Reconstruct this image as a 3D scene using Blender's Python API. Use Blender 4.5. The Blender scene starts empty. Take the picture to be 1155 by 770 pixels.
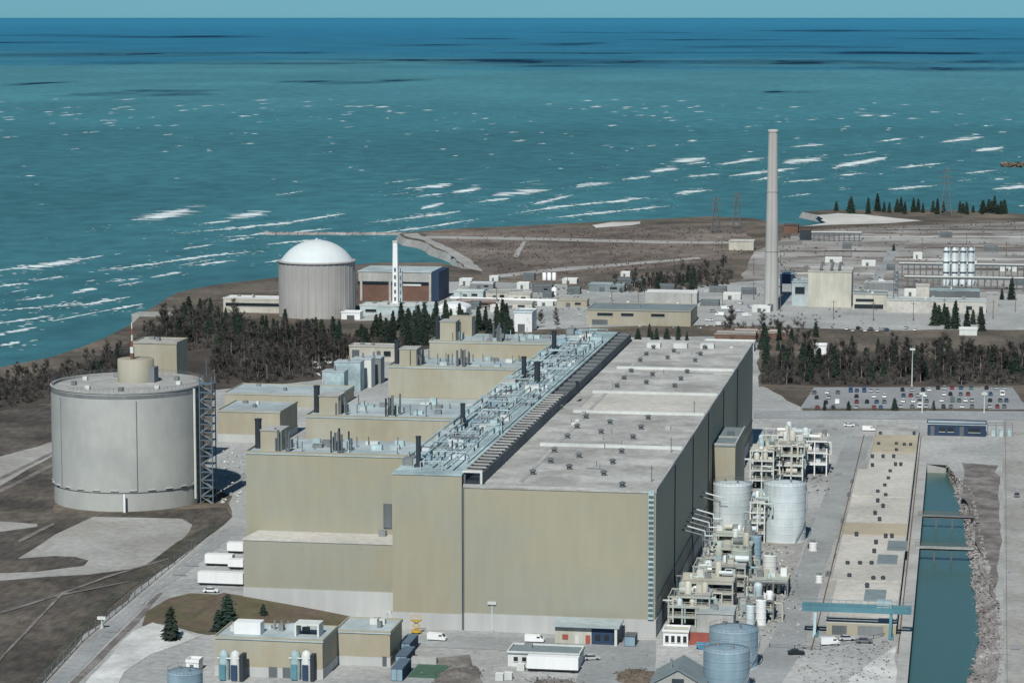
import bpy, bmesh, math, random
from mathutils import Vector, Matrix, noise
from mathutils.geometry import tessellate_polygon
from math import radians, sin, cos, pi, atan, atan2, sqrt, tan
random.seed(7)
S = bpy.context.scene
COL = S.collection

# ------------------------------------------------------------------ camera
H = 168.0; FP = 3000.0; PCX, PCY = 577.5, 385.0
PITCH = atan(365/3000); YAW = atan(512.5*cos(PITCH)/3000)
FW = Vector((-sin(YAW)*cos(PITCH), cos(YAW)*cos(PITCH), -sin(PITCH)))
UP = Vector((-sin(YAW)*sin(PITCH), cos(YAW)*sin(PITCH), cos(PITCH)))
RT = Vector((cos(YAW), sin(YAW), 0))
cd = bpy.data.cameras.new('camera'); cam = bpy.data.objects.new('camera', cd); COL.objects.link(cam)
cd.sensor_width = 36; cd.lens = FP/1155*36; cd.clip_start = 5; cd.clip_end = 4000000
cam.location = (0, 0, H)
cam.rotation_euler = Matrix((RT, UP, -FW)).transposed().to_euler()
S.camera = cam

def ray(px, py): return FW*FP + RT*(px-PCX) - UP*(py-PCY)
def gp(px, py, z=0.0):                      # where a line of sight meets height z
    d = ray(px, py); t = (z-H)/d.z; return Vector((d.x*t, d.y*t, z))
def ox(px, py, X):
    d = ray(px, py); t = X/d.x; return d.y*t, H+d.z*t
def oy(px, py, Y):
    d = ray(px, py); t = Y/d.y; return d.x*t, H+d.z*t

# ------------------------------------------------------------------ materials
MATS = {}
def mat(name, col, rough=.85, var=.18, scale=.25, stretch=(1,1,1), big=.03, bigvar=.15, tint=None,
        spec=.25, metal=0.0, bump=0.0, bscale=2.0, panel=None, pvar=.05, joint=.8, flat=False):
    if name in MATS: return MATS[name]
    m = bpy.data.materials.new(name); m.use_nodes = True
    nt = m.node_tree; N = nt.nodes; L = nt.links
    b = N['Principled BSDF']
    b.inputs['Roughness'].default_value = rough
    b.inputs['Specular IOR Level'].default_value = spec
    b.inputs['Metallic'].default_value = metal
    g = N.new('ShaderNodeNewGeometry')
    mp = N.new('ShaderNodeMapping'); mp.inputs['Scale'].default_value = stretch
    L.new(g.outputs['Position'], mp.inputs['Vector'])
    n1 = N.new('ShaderNodeTexNoise'); n1.inputs['Scale'].default_value = scale; n1.inputs['Detail'].default_value = 6
    n1.inputs['Roughness'].default_value = .65
    L.new(mp.outputs[0], n1.inputs['Vector'])
    n2 = N.new('ShaderNodeTexNoise'); n2.inputs['Scale'].default_value = big; n2.inputs['Detail'].default_value = 4
    L.new(g.outputs['Position'], n2.inputs['Vector'])
    r1 = N.new('ShaderNodeMapRange'); r1.inputs['From Min'].default_value=.3; r1.inputs['From Max'].default_value=.7
    r1.inputs['To Min'].default_value = 1-var; r1.inputs['To Max'].default_value = 1+var
    L.new(n1.outputs['Fac'], r1.inputs['Value'])
    r2 = N.new('ShaderNodeMapRange'); r2.inputs['From Min'].default_value=.35; r2.inputs['From Max'].default_value=.65
    r2.inputs['To Min'].default_value = 1-bigvar; r2.inputs['To Max'].default_value = 1+bigvar
    L.new(n2.outputs['Fac'], r2.inputs['Value'])
    mu = N.new('ShaderNodeMath'); mu.operation = 'MULTIPLY'
    L.new(r1.outputs[0], mu.inputs[0]); L.new(r2.outputs[0], mu.inputs[1])
    base = N.new('ShaderNodeMix'); base.data_type = 'RGBA'
    base.inputs[6].default_value = (*col, 1); base.inputs[7].default_value = (*(tint or col), 1)
    r3 = N.new('ShaderNodeMapRange'); r3.inputs['From Min'].default_value=.42; r3.inputs['From Max'].default_value=.6
    n3 = N.new('ShaderNodeTexNoise'); n3.inputs['Scale'].default_value = big*1.7; n3.inputs['Detail'].default_value = 5
    n3.inputs['Roughness'].default_value = .6
    of = N.new('ShaderNodeMapping'); of.inputs['Location'].default_value = (311, 57, 13)
    L.new(g.outputs['Position'], of.inputs['Vector']); L.new(of.outputs[0], n3.inputs['Vector'])
    L.new(n3.outputs['Fac'], r3.inputs['Value']); L.new(r3.outputs[0], base.inputs[0])
    sc = N.new('ShaderNodeVectorMath'); sc.operation = 'SCALE'
    L.new(base.outputs[2], sc.inputs[0]); L.new(mu.outputs[0], sc.inputs['Scale'])
    outc = sc.outputs[0]
    if panel:                                   # sheets or slabs of slightly different tone, with joints
        sp = N.new('ShaderNodeSeparateXYZ'); L.new(g.outputs['Position'], sp.inputs[0])
        cb = N.new('ShaderNodeCombineXYZ')
        if flat: L.new(sp.outputs['X'], cb.inputs['X']); L.new(sp.outputs['Y'], cb.inputs['Y'])
        else:
            ad = N.new('ShaderNodeMath'); ad.operation = 'ADD'; L.new(sp.outputs['X'], ad.inputs[0]); L.new(sp.outputs['Y'], ad.inputs[1])
            L.new(ad.outputs[0], cb.inputs['X']); L.new(sp.outputs['Z'], cb.inputs['Y'])
        bk = N.new('ShaderNodeTexBrick'); L.new(cb.outputs[0], bk.inputs['Vector'])
        bk.offset = 0.0 if not flat else .5; bk.inputs['Scale'].default_value = 1.0
        bk.inputs['Brick Width'].default_value = panel[0]; bk.inputs['Row Height'].default_value = panel[1]
        bk.inputs['Mortar Size'].default_value = .05; bk.inputs['Mortar Smooth'].default_value = .4
        bk.inputs['Color1'].default_value = (1-pvar,)*3+(1,); bk.inputs['Color2'].default_value = (1+pvar,)*3+(1,); bk.inputs['Mortar'].default_value = (joint,)*3+(1,)
        pm = N.new('ShaderNodeMix'); pm.data_type = 'RGBA'; pm.blend_type = 'MULTIPLY'; pm.inputs[0].default_value = 1
        L.new(outc, pm.inputs[6]); L.new(bk.outputs['Color'], pm.inputs[7]); outc = pm.outputs[2]
    L.new(outc, b.inputs['Base Color'])
    if bump:
        nb = N.new('ShaderNodeTexNoise'); nb.inputs['Scale'].default_value = bscale; nb.inputs['Detail'].default_value = 4
        L.new(mp.outputs[0], nb.inputs['Vector'])
        bp = N.new('ShaderNodeBump'); bp.inputs['Strength'].default_value = bump; bp.inputs['Distance'].default_value = .5
        L.new(nb.outputs['Fac'], bp.inputs['Height']); L.new(bp.outputs[0], b.inputs['Normal'])
    MATS[name] = m
    return m

V = (1, 1, .08)     # vertical weathering streaks
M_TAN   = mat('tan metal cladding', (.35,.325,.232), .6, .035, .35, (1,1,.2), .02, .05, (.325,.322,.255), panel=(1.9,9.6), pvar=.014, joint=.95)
M_TAN2  = mat('paler tan cladding', (.365,.33,.236), .7, .06, .35, (1,1,.2), .03, .07, (.385,.365,.285), panel=(2.4,8.2), pvar=.02, joint=.94)  # slightly paler tan than the main cladding
M_CONC  = mat('pale concrete', (.42,.425,.40), .9, .14, .5, (1,1,.3), .04, .12, (.36,.36,.335), panel=(4,2.4), pvar=.03, joint=.9)
M_VAC   = mat('vacuum building concrete', (.42,.43,.40), .9, .06, .3, (1,1,.4), .05, .07, (.385,.40,.375), panel=(9,3.1), pvar=.012, joint=.95)
M_BASE  = mat('base concrete', (.47,.48,.46), .9, .08, .3, V, .04, .08)
M_ROOF  = mat('gravel roof', (.455,.455,.425), .95, .16, .7, (1,1,1), .05, .15, (.33,.325,.30), panel=(12.6,9.3), pvar=.035, joint=.9, flat=True)
M_ROOFB = mat('pale blue grey roof', (.42,.49,.49), .7, .12, .4, (1,1,1), .05, .12, (.36,.42,.42))
M_ROOFG = mat('grey green roof', (.19,.235,.24), .8, .12, .3, (1,1,1), .05, .1)
M_WHITE = mat('white paint', (.78,.79,.77), .55, .05, .5, V, .05, .05)
M_OFFW  = mat('off white paint', (.60,.62,.58), .65, .1, .5, V, .05, .08)
M_DARK  = mat('dark steel', (.035,.045,.055), .6, .2, .5, V)
M_GREY  = mat('grey steel', (.20,.215,.215), .6, .15, .5, V)
M_MIDG  = mat('mid grey panel', (.12,.135,.14), .7, .15, .4, V)
M_TEAL  = mat('teal paint', (.10,.23,.27), .5, .12, .6, (1,1,1), .1)
M_PTEAL = mat('pale teal paint', (.40,.52,.52), .6, .2, .6, (1,1,1), .08, .2, (.33,.42,.43))
M_GREEN = mat('pale green paint', (.42,.47,.41), .6, .15, .6, (1,1,1), .1, .15)
M_CREAM = mat('cream paint', (.52,.505,.43), .6, .12, .6, V, .06, .12, (.48,.465,.38), panel=(2.2,7), pvar=.03, joint=.9)
M_SILV  = mat('silver tank steel', (.60,.66,.66), .45, .12, .35, (1,1,.25), .06, .12, (.52,.59,.60), spec=.5, metal=0.0, panel=(3.2,2.1), pvar=.03, joint=.9)
M_BLUT  = mat('blue grey tank paint', (.27,.37,.42), .5, .14, .4, V, .06, .14, (.23,.34,.40), spec=.4, panel=(3,1.9), pvar=.03, joint=.9)
M_BRICK = mat('brown brick', (.16,.095,.07), .9, .15, .5, (1,1,1), .06, .12)
M_NAVY  = mat('navy cladding', (.03,.055,.10), .6, .15, .5, V)
M_RED   = mat('red paint', (.34,.10,.075), .55, .1, .6)
M_YEL   = mat('yellow paint', (.60,.36,.05), .55, .1, .6)
M_RUST  = mat('rusty steel', (.17,.10,.065), .85, .25, .6)
M_PANE = mat('dull strip glazing', (.10,.14,.15), .4, .1, .5)
M_SCRUB = mat('heath scrub', (.10,.085,.07), .95, .2, .3)
M_GLASS = mat('dark window glass', (.02,.028,.034), .15, .1, .5, spec=.5)
M_CHIM  = mat('chimney concrete', (.43,.42,.39), .9, .07, .3, V, .03, .08)
M_DOME  = mat('white dome paint', (.62,.67,.655), .6, .04, .3, V, .05, .04)
M_DPC   = mat('ribbed grey concrete', (.39,.38,.355), .9, .08, .5, V, .05, .08)
M_TIRE  = mat('tyre rubber', (.02,.02,.02), .9)
M_WOOD  = mat('weathered timber', (.16,.13,.10), .9, .25, .6)
M_BARK  = mat('bare bark', (.23,.205,.185), .95, .3, .8)
M_TWIG  = mat('bare twigs', (.064,.062,.057), .95, .45, .35, (1,1,1), .02, .28, (.092,.084,.075))
M_PINE  = mat('conifer needles', (.022,.04,.03), .9, .4, .5, (1,1,1), .03, .3, (.03,.042,.028))
M_STAIR = mat('slate blue steel', (.11,.155,.185), .6, .15, .5)
M_FOAM  = mat('wave foam', (.60,.68,.675), .9, .08, .2)
M_ROCK  = mat('pale riprap rock', (.38,.36,.34), .95, .3, .5, (1,1,1), .04, .2, (.27,.245,.23), bump=.4)

# ground
M_LAND  = mat('brown dead grass', (.10,.086,.068), .97, .38, .35, (1,1,1), .02, .28, (.155,.13,.10), bump=.6, bscale=.8)
M_FIELD = mat('dark brown grass', (.078,.070,.060), .97, .42, .4, (1,.35,1), .025, .3, (.125,.108,.088), bump=.6, bscale=.8)
M_HEATH = mat('reddish heath', (.14,.112,.095), .97, .36, .12, (1,.3,1), .012, .28, (.19,.16,.13))
M_YARD  = mat('pale yard gravel', (.405,.41,.39), .95, .24, .45, (1,1,1), .02, .14, (.34,.35,.335), bump=.2)
M_PAD   = mat('bare pale gravel', (.37,.37,.345), .95, .20, .4, (1,1,1), .03, .1, (.32,.31,.28), bump=.2)
M_ROAD  = mat('weathered road', (.33,.345,.34), .95, .16, .5, (1,1,1), .03, .1, (.285,.30,.295))
M_ASPH  = mat('car park tarmac', (.29,.305,.305), .95, .16, .5, (1,1,1), .03, .1)
M_PALE  = mat('dry pale flat', (.33,.32,.295), .97, .26, .1, (.4,2.2,1), .014, .28, (.20,.18,.16))
M_SAND  = mat('beach sand', (.56,.55,.50), .95, .12, .1, (1,1,1), .02, .12)
M_SNOW  = mat('crushed white stone', (.62,.63,.60), .95, .14, .4, (1,1,1), .06, .15, (.50,.505,.48), bump=.3)
M_VERGE_SHADE = mat('verge grass with fence shade', (.066,.068,.052), .97, .4, .4, (1,1,1), .04, .25, (.10,.092,.07), bump=.5)  # grass colour darkened to carry the fence's shadow
M_OLIVE = mat('olive grass', (.115,.105,.06), .97, .22, .25, (1,1,1), .04, .2, (.13,.10,.075), bump=.4)
M_PINK  = mat('pinkish flat roof', (.53,.505,.45), .95, .16, .5, (1,1,1), .03, .12, (.47,.46,.41))
M_YTAN  = mat('ochre flat roof', (.42,.37,.27), .95, .10, .3, (1,1,1), .04, .12)
M_POND  = mat('green tarpaulin', (.06,.13,.09), .6, .15, .3)
M_DIRT  = mat('grey brown dirt', (.16,.145,.13), .97, .3, .4, (1,1,1), .08, .2, (.23,.215,.2), bump=.5)

M_FLOOR = mat('leaf litter', (.062,.053,.045), .97, .25, .2, (1,1,1), .02, .2, (.085,.072,.06))
# ------------------------------------------------------------------ object helpers
LOC = {}
def props(o, label=None, cat=None, group=None, kind=None):
    if label: o['label'] = label
    if cat: o['category'] = cat
    if group: o['group'] = group
    if kind: o['kind'] = kind
    return o
def thing(name, label, cat, loc, group=None):
    o = bpy.data.objects.new(name, None); COL.objects.link(o)
    o.empty_display_size = 1; o.location = loc; LOC[o] = Vector(loc)
    return props(o, label, cat, group)

class MB:
    def __init__(s): s.v = []; s.f = []; s.sm = []
    def add(s, vs, fs, smooth=False):
        k = len(s.v); s.v += [tuple(p) for p in vs]
        for f in fs: s.f.append([i+k for i in f]); s.sm.append(smooth)
        return s
    def box(s, x0, x1, y0, y1, z0, z1):
        if x0 > x1: x0, x1 = x1, x0
        if y0 > y1: y0, y1 = y1, y0
        if z0 > z1: z0, z1 = z1, z0
        return s.add([(x0,y0,z0),(x1,y0,z0),(x1,y1,z0),(x0,y1,z0),(x0,y0,z1),(x1,y0,z1),(x1,y1,z1),(x0,y1,z1)],
              [(0,3,2,1),(4,5,6,7),(0,1,5,4),(1,2,6,5),(2,3,7,6),(3,0,4,7)])
    def cyl(s, x, y, z0, z1, r0, r1=None, n=24, cap=True):
        r1 = r0 if r1 is None else r1
        vs = [(x+r0*cos(2*pi*i/n), y+r0*sin(2*pi*i/n), z0) for i in range(n)] + \
             [(x+r1*cos(2*pi*i/n), y+r1*sin(2*pi*i/n), z1) for i in range(n)]
        s.add(vs, [(i, (i+1)%n, n+(i+1)%n, n+i) for i in range(n)], n > 10)
        if cap:
            s.add(vs[n:], [tuple(range(n))]); s.add(vs[:n], [tuple(reversed(range(n)))])
        return s
    def tube(s, p, q, r, n=6, r2=None):
        p = Vector(p); q = Vector(q); d = (q-p)
        if d.length < 1e-6: return s
        d.normalize(); a = d.orthogonal().normalized(); b = d.cross(a); r2 = r if r2 is None else r2
        vs = [p+(a*cos(2*pi*i/n)+b*sin(2*pi*i/n))*r for i in range(n)] + [q+(a*cos(2*pi*i/n)+b*sin(2*pi*i/n))*r2 for i in range(n)]
        return s.add(vs, [(i,(i+1)%n,n+(i+1)%n,n+i) for i in range(n)]+[tuple(range(n,2*n)), tuple(reversed(range(n)))])
    def lathe(s, x, y, prof, n=40, smooth=True):        # prof: list of (r, z)
        vs = []
        for r, z in prof: vs += [(x+r*cos(2*pi*i/n), y+r*sin(2*pi*i/n), z) for i in range(n)]
        fs = [(k*n+i, k*n+(i+1)%n, (k+1)*n+(i+1)%n, (k+1)*n+i) for k in range(len(prof)-1) for i in range(n)]
        s.add(vs, fs, smooth)
        return s
    def prism(s, pts, z0, z1):
        n = len(pts); vs = [(p[0],p[1],z0) for p in pts]+[(p[0],p[1],z1) for p in pts]
        return s.add(vs, [(i,(i+1)%n,n+(i+1)%n,n+i) for i in range(n)]+[tuple(range(n,2*n)), tuple(reversed(range(n)))])
    def build(s, name, m, parent=None, loc=None):
        off = Vector((0,0,0))
        if parent is not None: off = LOC.get(parent, off)
        elif loc is not None: off = Vector(loc)
        me = bpy.data.meshes.new(name)
        me.from_pydata([(v[0]-off.x, v[1]-off.y, v[2]-off.z) for v in s.v], [], s.f); me.update()
        if any(s.sm): me.polygons.foreach_set('use_smooth', s.sm)
        me.materials.append(m)
        o = bpy.data.objects.new(name, me); COL.objects.link(o)
        if parent is not None: o.parent = parent; LOC[o] = off
        elif loc is not None: o.location = off; LOC[o] = off
        return o
def B(*a): return MB().box(*a)
def children(o): return [c for c in bpy.data.objects if c.parent == o]
def copy_tree(o, kids=None, parent=None):
    c = o.copy(); COL.objects.link(c)
    if parent: c.parent = parent
    for ch, gk in (kids or []): copy_tree(ch, gk, c)
    return c
def kids_of(o): return [(c, kids_of(c)) for c in o.children]

def jitter_poly(pts, step=12, amp=1.0):
    out = []
    for i in range(len(pts)):
        a = Vector(pts[i][:2]); b = Vector(pts[(i+1)%len(pts)][:2]); n = max(1, min(60, int((b-a).length/step)))
        for k in range(n):
            p = a.lerp(b, k/n)
            if k and amp:
                q = noise.noise_vector(Vector((p.x*.11, p.y*.07, 3.1)))*amp; p = p+Vector((q.x, q.y*2))
            out.append(p)
    return out
SHEETS = [0]
def sheet(name, pts, z, m, kind='structure', holes=(), amp=1.0, px=True, step=12):
    w = [gp(*p) if px else Vector((p[0],p[1],0)) for p in pts]
    w = jitter_poly(w, step, amp)
    loops = [[Vector((p.x,p.y,0)) for p in w]] + [[Vector((p[0],p[1],0)) for p in h] for h in holes]
    flat = [p for l in loops for p in l]
    SHEETS[0] += 1; z += .0013*SHEETS[0]
    tris = tessellate_polygon(loops)
    mb = MB(); fs = []
    for t in tris:
        a, b, c = (flat[i] for i in t)
        fs.append(t if (b-a).cross(c-a).z > 0 else (t[0], t[2], t[1]))
    mb.add([(p.x,p.y,z) for p in flat], fs)
    o = mb.build(name, m)
    return props(o, kind=kind)

def pdims(l, r, base, top, depth, z0=0.0):
    A = gp(l, base, z0); x1 = oy(r, base+.022*(r-l), A.y)[0]; z1 = oy(l, top, A.y)[1]
    return A.x, x1, A.y, A.y+depth, z0, z1
def building(name, label, cat, d, wall=M_TAN2, roof=M_ROOF, plinth=None, windows=(), doors=(), group=None, rails=False, ac=0, seed=1,
             wind_m=M_GLASS, rname='roof', over=.25):
    """d = (x0,x1,y0,y1,z0,z1); windows/doors = (fx0, fx1, fz0, fz1) as fractions of the front"""
    x0,x1,y0,y1,z0,z1 = d; rnd = random.Random(seed)
    t = thing(name, label, cat, ((x0+x1)/2, (y0+y1)/2, z0), group)
    zb = z0
    if plinth:
        B(x0-.12,x1+.12,y0-.12,y1+.12,z0,z0+plinth).build('plinth', M_BASE, t); zb = z0+plinth
    B(x0,x1,y0,y1,zb,z1-.35).build('wall', wall, t)
    rf = B(x0-over,x1+over,y0-over,y1+over,z1-.35,z1).build(rname, roof, t)
    mb = MB(); pw = .35                                  # parapet upstand round the roof
    mb.box(x0-over,x1+over,y0-over,y0-over+pw,z1,z1+.4); mb.box(x0-over,x1+over,y1+over-pw,y1+over,z1,z1+.4)
    mb.box(x0-over,x0-over+pw,y0-over+pw,y1+over-pw,z1,z1+.4); mb.box(x1+over-pw,x1+over,y0-over+pw,y1+over-pw,z1,z1+.4)
    mb.build('parapet', wall, rf)
    for a,b,c,e in windows:
        xa=x0+(x1-x0)*a; xb=x0+(x1-x0)*b; za=z0+(z1-z0)*c; zb2=z0+(z1-z0)*e
        w = B(xa,xb,y0-.18,y0-.02,za,zb2).build('window', wind_m, t)
        f = MB(); f.box(xa-.15,xb+.15,y0-.22,y0-.19,za-.18,za); f.build('sill', M_OFFW, w)
    for a,b,c,e in doors:
        xa=x0+(x1-x0)*a; xb=x0+(x1-x0)*b; za=z0+(z1-z0)*c; zb2=z0+(z1-z0)*e
        B(xa,xb,y0-.16,y0-.02,za,zb2).build('door', M_MIDG, t)
    for i in range(ac):
        ax = rnd.uniform(x0+1.5, x1-3); ay = rnd.uniform(y0+1.5, max(y0+1.6, y1-3)); w = rnd.uniform(1,2.4); h = rnd.uniform(.8,1.8)
        B(ax,ax+w,ay,ay+rnd.uniform(1,2),z1,z1+h).build('roof_unit', rnd.choice([M_OFFW,M_GREY,M_ROOFB]), t)
    return t
def ptank(px, w, base, top, z0=0.0):
    d0 = gp(px, base, z0); y0 = d0.y
    dep = (d0-Vector((0,0,H))).dot(FW); r = w*.5*dep/(FP-w*.5); z1 = oy(px, top, y0)[1]
    hd = Vector((d0.x, d0.y)).normalized()
    return d0.x+hd.x*r, d0.y+hd.y*r, r, z1
# ------------------------------------------------------------------ world and sun
EL = radians(45); AZ = radians(2)           # sun behind the camera, a little to the left
SUND = Vector((-sin(AZ)*cos(EL), -cos(AZ)*cos(EL), sin(EL)))
w = bpy.data.worlds.new('World'); S.world = w; w.use_nodes = True
nt = w.node_tree; bg = nt.nodes['Background']
sky = nt.nodes.new('ShaderNodeTexSky'); sky.sky_type = 'NISHITA'; sky.sun_disc = False
sky.sun_elevation = EL; sky.sun_rotation = atan2(SUND.x, SUND.y); sky.altitude = 200
sky.air_density = 1.0; sky.dust_density = .1; sky.ozone_density = 1.0
tn = nt.nodes.new('ShaderNodeMix'); tn.data_type = 'RGBA'; tn.blend_type = 'MULTIPLY'; tn.inputs[0].default_value = 1
tn.inputs[7].default_value = (.60, 1.0, 1.22, 1)
tc = nt.nodes.new('ShaderNodeTexCoord'); sz = nt.nodes.new('ShaderNodeSeparateXYZ'); nt.links.new(tc.outputs['Generated'], sz.inputs[0])
er = nt.nodes.new('ShaderNodeMapRange'); er.inputs['From Min'].default_value = .0; er.inputs['From Max'].default_value = .35; nt.links.new(sz.outputs['Z'], er.inputs['Value'])
gt = nt.nodes.new('ShaderNodeMix'); gt.data_type = 'RGBA'; nt.links.new(er.outputs[0], gt.inputs[0])
gt.inputs[6].default_value = (.30,.81,1.50,1); gt.inputs[7].default_value = (.75,1.0,1.05,1); nt.links.new(gt.outputs[2], tn.inputs[7])
nt.links.new(sky.outputs[0], tn.inputs[6]); nt.links.new(tn.outputs[2], bg.inputs['Color'])
bg.inputs['Strength'].default_value = .05
sl = bpy.data.lights.new('sun', 'SUN'); sl.energy = 4.0; sl.angle = radians(.5); sl.color = (1.0, .98, .94)
so = bpy.data.objects.new('sun', sl); COL.objects.link(so); so.rotation_euler = (-SUND).to_track_quat('-Z','Y').to_euler()
so.location = (0, 0, 400)
S.view_settings.view_transform = 'Standard'; S.view_settings.look = 'None'; S.view_settings.gamma = 1
S.view_settings.use_curve_mapping = False; S.view_settings.exposure = 0.0
S.cycles.max_bounces = 5; S.cycles.diffuse_bounces = 1; S.cycles.transparent_max_bounces = 8
try: S.cycles.use_denoising = True
except Exception: pass

# ------------------------------------------------------------------ lake
LAKE = -5.0
def lake_mat():
    m = bpy.data.materials.new('lake water'); m.use_nodes = True
    nt = m.node_tree; N = nt.nodes; L = nt.links; b = N['Principled BSDF']
    b.inputs['Roughness'].default_value = .55; b.inputs['Specular IOR Level'].default_value = .06
    g = N.new('ShaderNodeNewGeometry'); sx = N.new('ShaderNodeSeparateXYZ'); L.new(g.outputs['Position'], sx.inputs[0])
    # silt near the shore, clear deep water far out, with ragged plume edges
    mp = N.new('ShaderNodeMapping'); mp.inputs['Scale'].default_value = (.00055, .00045, 1); L.new(g.outputs['Position'], mp.inputs[0])
    n = N.new('ShaderNodeTexNoise'); n.inputs['Scale'].default_value = 1; n.inputs['Detail'].default_value = 5; L.new(mp.outputs[0], n.inputs['Vector'])
    lg = N.new('ShaderNodeMath'); lg.operation = 'LOGARITHM'; lg.inputs[1].default_value = 10; L.new(sx.outputs['Y'], lg.inputs[0])
    a = N.new('ShaderNodeMath'); a.operation = 'MULTIPLY_ADD'; a.inputs[1].default_value = .75; L.new(n.outputs['Fac'], a.inputs[0])
    L.new(lg.outputs[0], a.inputs[2])
    mr = N.new('ShaderNodeMapRange'); mr.inputs['From Min'].default_value = 3.97; mr.inputs['From Max'].default_value = 5.27
    L.new(a.outputs[0], mr.inputs['Value'])
    cr = N.new('ShaderNodeValToRGB'); e = cr.color_ramp.elements
    e[0].position = 0; e[0].color = (.050,.170,.193,1)
    e[1].position = 1; e[1].color = (.034,.215,.335,1)
    for p,c in ((.05,(.058,.20,.232,1)),(.20,(.074,.232,.262,1)),(.27,(.066,.22,.265,1)),(.36,(.030,.168,.25,1)),(.62,(.026,.172,.275,1))):
        x = cr.color_ramp.elements.new(p); x.color = c
    L.new(mr.outputs[0], cr.inputs[0])
    # wave texture: two scales of chop, crests paler than troughs
    m2 = N.new('ShaderNodeMapping'); m2.inputs['Scale'].default_value = (.035,.022,1); m2.inputs['Rotation'].default_value = (0,0,.25)
    L.new(g.outputs['Position'], m2.inputs[0])
    n2 = N.new('ShaderNodeTexNoise'); n2.inputs['Scale'].default_value = 1; n2.inputs['Detail'].default_value = 7; n2.inputs['Roughness'].default_value = .62
    L.new(m2.outputs[0], n2.inputs['Vector'])
    v = N.new('ShaderNodeMapRange'); v.inputs['From Min'].default_value=.3; v.inputs['From Max'].default_value=.7
    v.inputs['To Min'].default_value=.76; v.inputs['To Max'].default_value=1.24; L.new(n2.outputs['Fac'], v.inputs['Value'])
    m3 = N.new('ShaderNodeMapping'); m3.inputs['Scale'].default_value = (.0022,.0011,1); L.new(g.outputs['Position'], m3.inputs[0])
    n3 = N.new('ShaderNodeTexNoise'); n3.inputs['Scale'].default_value = 1; n3.inputs['Detail'].default_value = 5
    L.new(m3.outputs[0], n3.inputs['Vector'])
    v3 = N.new('ShaderNodeMapRange'); v3.inputs['From Min'].default_value=.35; v3.inputs['From Max'].default_value=.65
    v3.inputs['To Min'].default_value=.88; v3.inputs['To Max'].default_value=1.1; L.new(n3.outputs['Fac'], v3.inputs['Value'])
    q = N.new('ShaderNodeMath'); q.operation = 'MULTIPLY'; L.new(v.outputs[0], q.inputs[0]); L.new(v3.outputs[0], q.inputs[1])
    s = N.new('ShaderNodeVectorMath'); s.operation = 'SCALE'; L.new(cr.outputs[0], s.inputs[0]); L.new(q.outputs[0], s.inputs['Scale'])
    L.new(s.outputs[0], b.inputs['Base Color'])
    bp = N.new('ShaderNodeBump'); bp.inputs['Strength'].default_value = .6; bp.inputs['Distance'].default_value = 2
    L.new(n2.outputs['Fac'], bp.inputs['Height']); L.new(bp.outputs[0], b.inputs['Normal'])
    return m
M_LAKE = lake_mat()
mb = MB(); ys = [300,900,1500,2500,5000,10000,25000,60000,200000,600000,2000000]; xs=[-600000,-60000,-15000,-4000,0,4000,15000,60000,600000]
vs = [(x,y,LAKE) for y in ys for x in xs]; nx = len(xs)
mb.add(vs, [(j*nx+i,j*nx+i+1,(j+1)*nx+i+1,(j+1)*nx+i) for j in range(len(ys)-1) for i in range(nx-1)])
props(mb.build('lake_water', M_LAKE), kind='structure')

# unseen clouds added over the lake to throw the dark bands on the water
M_SHADOW_CLOUD = mat('thin cloud', (.9,.9,.9), 1, .02, .001); M_SHADOW_CLOUD.node_tree.nodes['Principled BSDF'].inputs['Alpha'].default_value = .10
rnd = random.Random(3)
def shadow_cloud(px, py, lx, ly):
    p = gp(px, py, LAKE); base = p + SUND*(1500/SUND.z)
    mb = MB()
    for k in range(9):
        a = rnd.uniform(-.8,.8); r = (1-abs(a)*.75)
        cx = base.x+a*lx*.5; cy = base.y+rnd.uniform(-.35,.35)*ly; rx = lx*rnd.uniform(.12,.26); ry = ly*r*rnd.uniform(.4,.8); rz = rnd.uniform(60,140)
        n = 14; vs=[]; fs=[]
        for j in range(1,7):
            th = pi*j/7
            for i in range(n):
                ph = 2*pi*i/n; d = Vector((sin(th)*cos(ph), sin(th)*sin(ph), cos(th)))
                q = 1+.3*noise.noise(d*2+Vector((cx*.01,cy*.01,k)))
                vs.append((cx+d.x*rx*q, cy+d.y*ry*q, base.z+d.z*rz*q*(1 if d.z>0 else .35)))
        for j in range(5):
            for i in range(n): fs.append((j*n+i,(j+1)*n+i,(j+1)*n+(i+1)%n,j*n+(i+1)%n))
        fs.append(tuple(range(n))); fs.append(tuple(reversed(range(5*n,6*n))))
        mb.add(vs, fs, True)
    o = mb.build('shadow_cloud', M_SHADOW_CLOUD); props(o, kind='structure')
for px,py,lpx,thick in ((150,107,150,4.5),(190,103,110,2),(40,94,70,3.5),(370,93,170,3.5),(445,91,60,2),(890,104,60,2.5),(250,72,360,3.2),(500,68,260,3),(640,75,200,1.5),(120,61,360,3.5),(330,60,120,1.5),
   (640,70,330,5),(820,70,300,5.5),(1060,77,260,5),(960,72,200,3),(1130,70,120,4),(640,50,100,3.5),(480,51,120,1.5),(700,60,240,2),(980,60,320,2.5),(870,53,280,2),(1100,60,160,2.5),
   (40,48,140,1.6),(200,42,300,1.4),(930,35,360,1.8),(700,37,160,1.2),(250,41,160,1),(540,44,120,1),(1080,44,200,1.4),(800,45,200,1.2),(60,40,200,1)):
    a = gp(px,py-thick/2,LAKE); c = gp(px,py+thick/2,LAKE)
    lx = lpx*(gp(px,py,LAKE)-Vector((0,0,H))).length/FP
    shadow_cloud(px, py, lx, (a-c).length)

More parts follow.
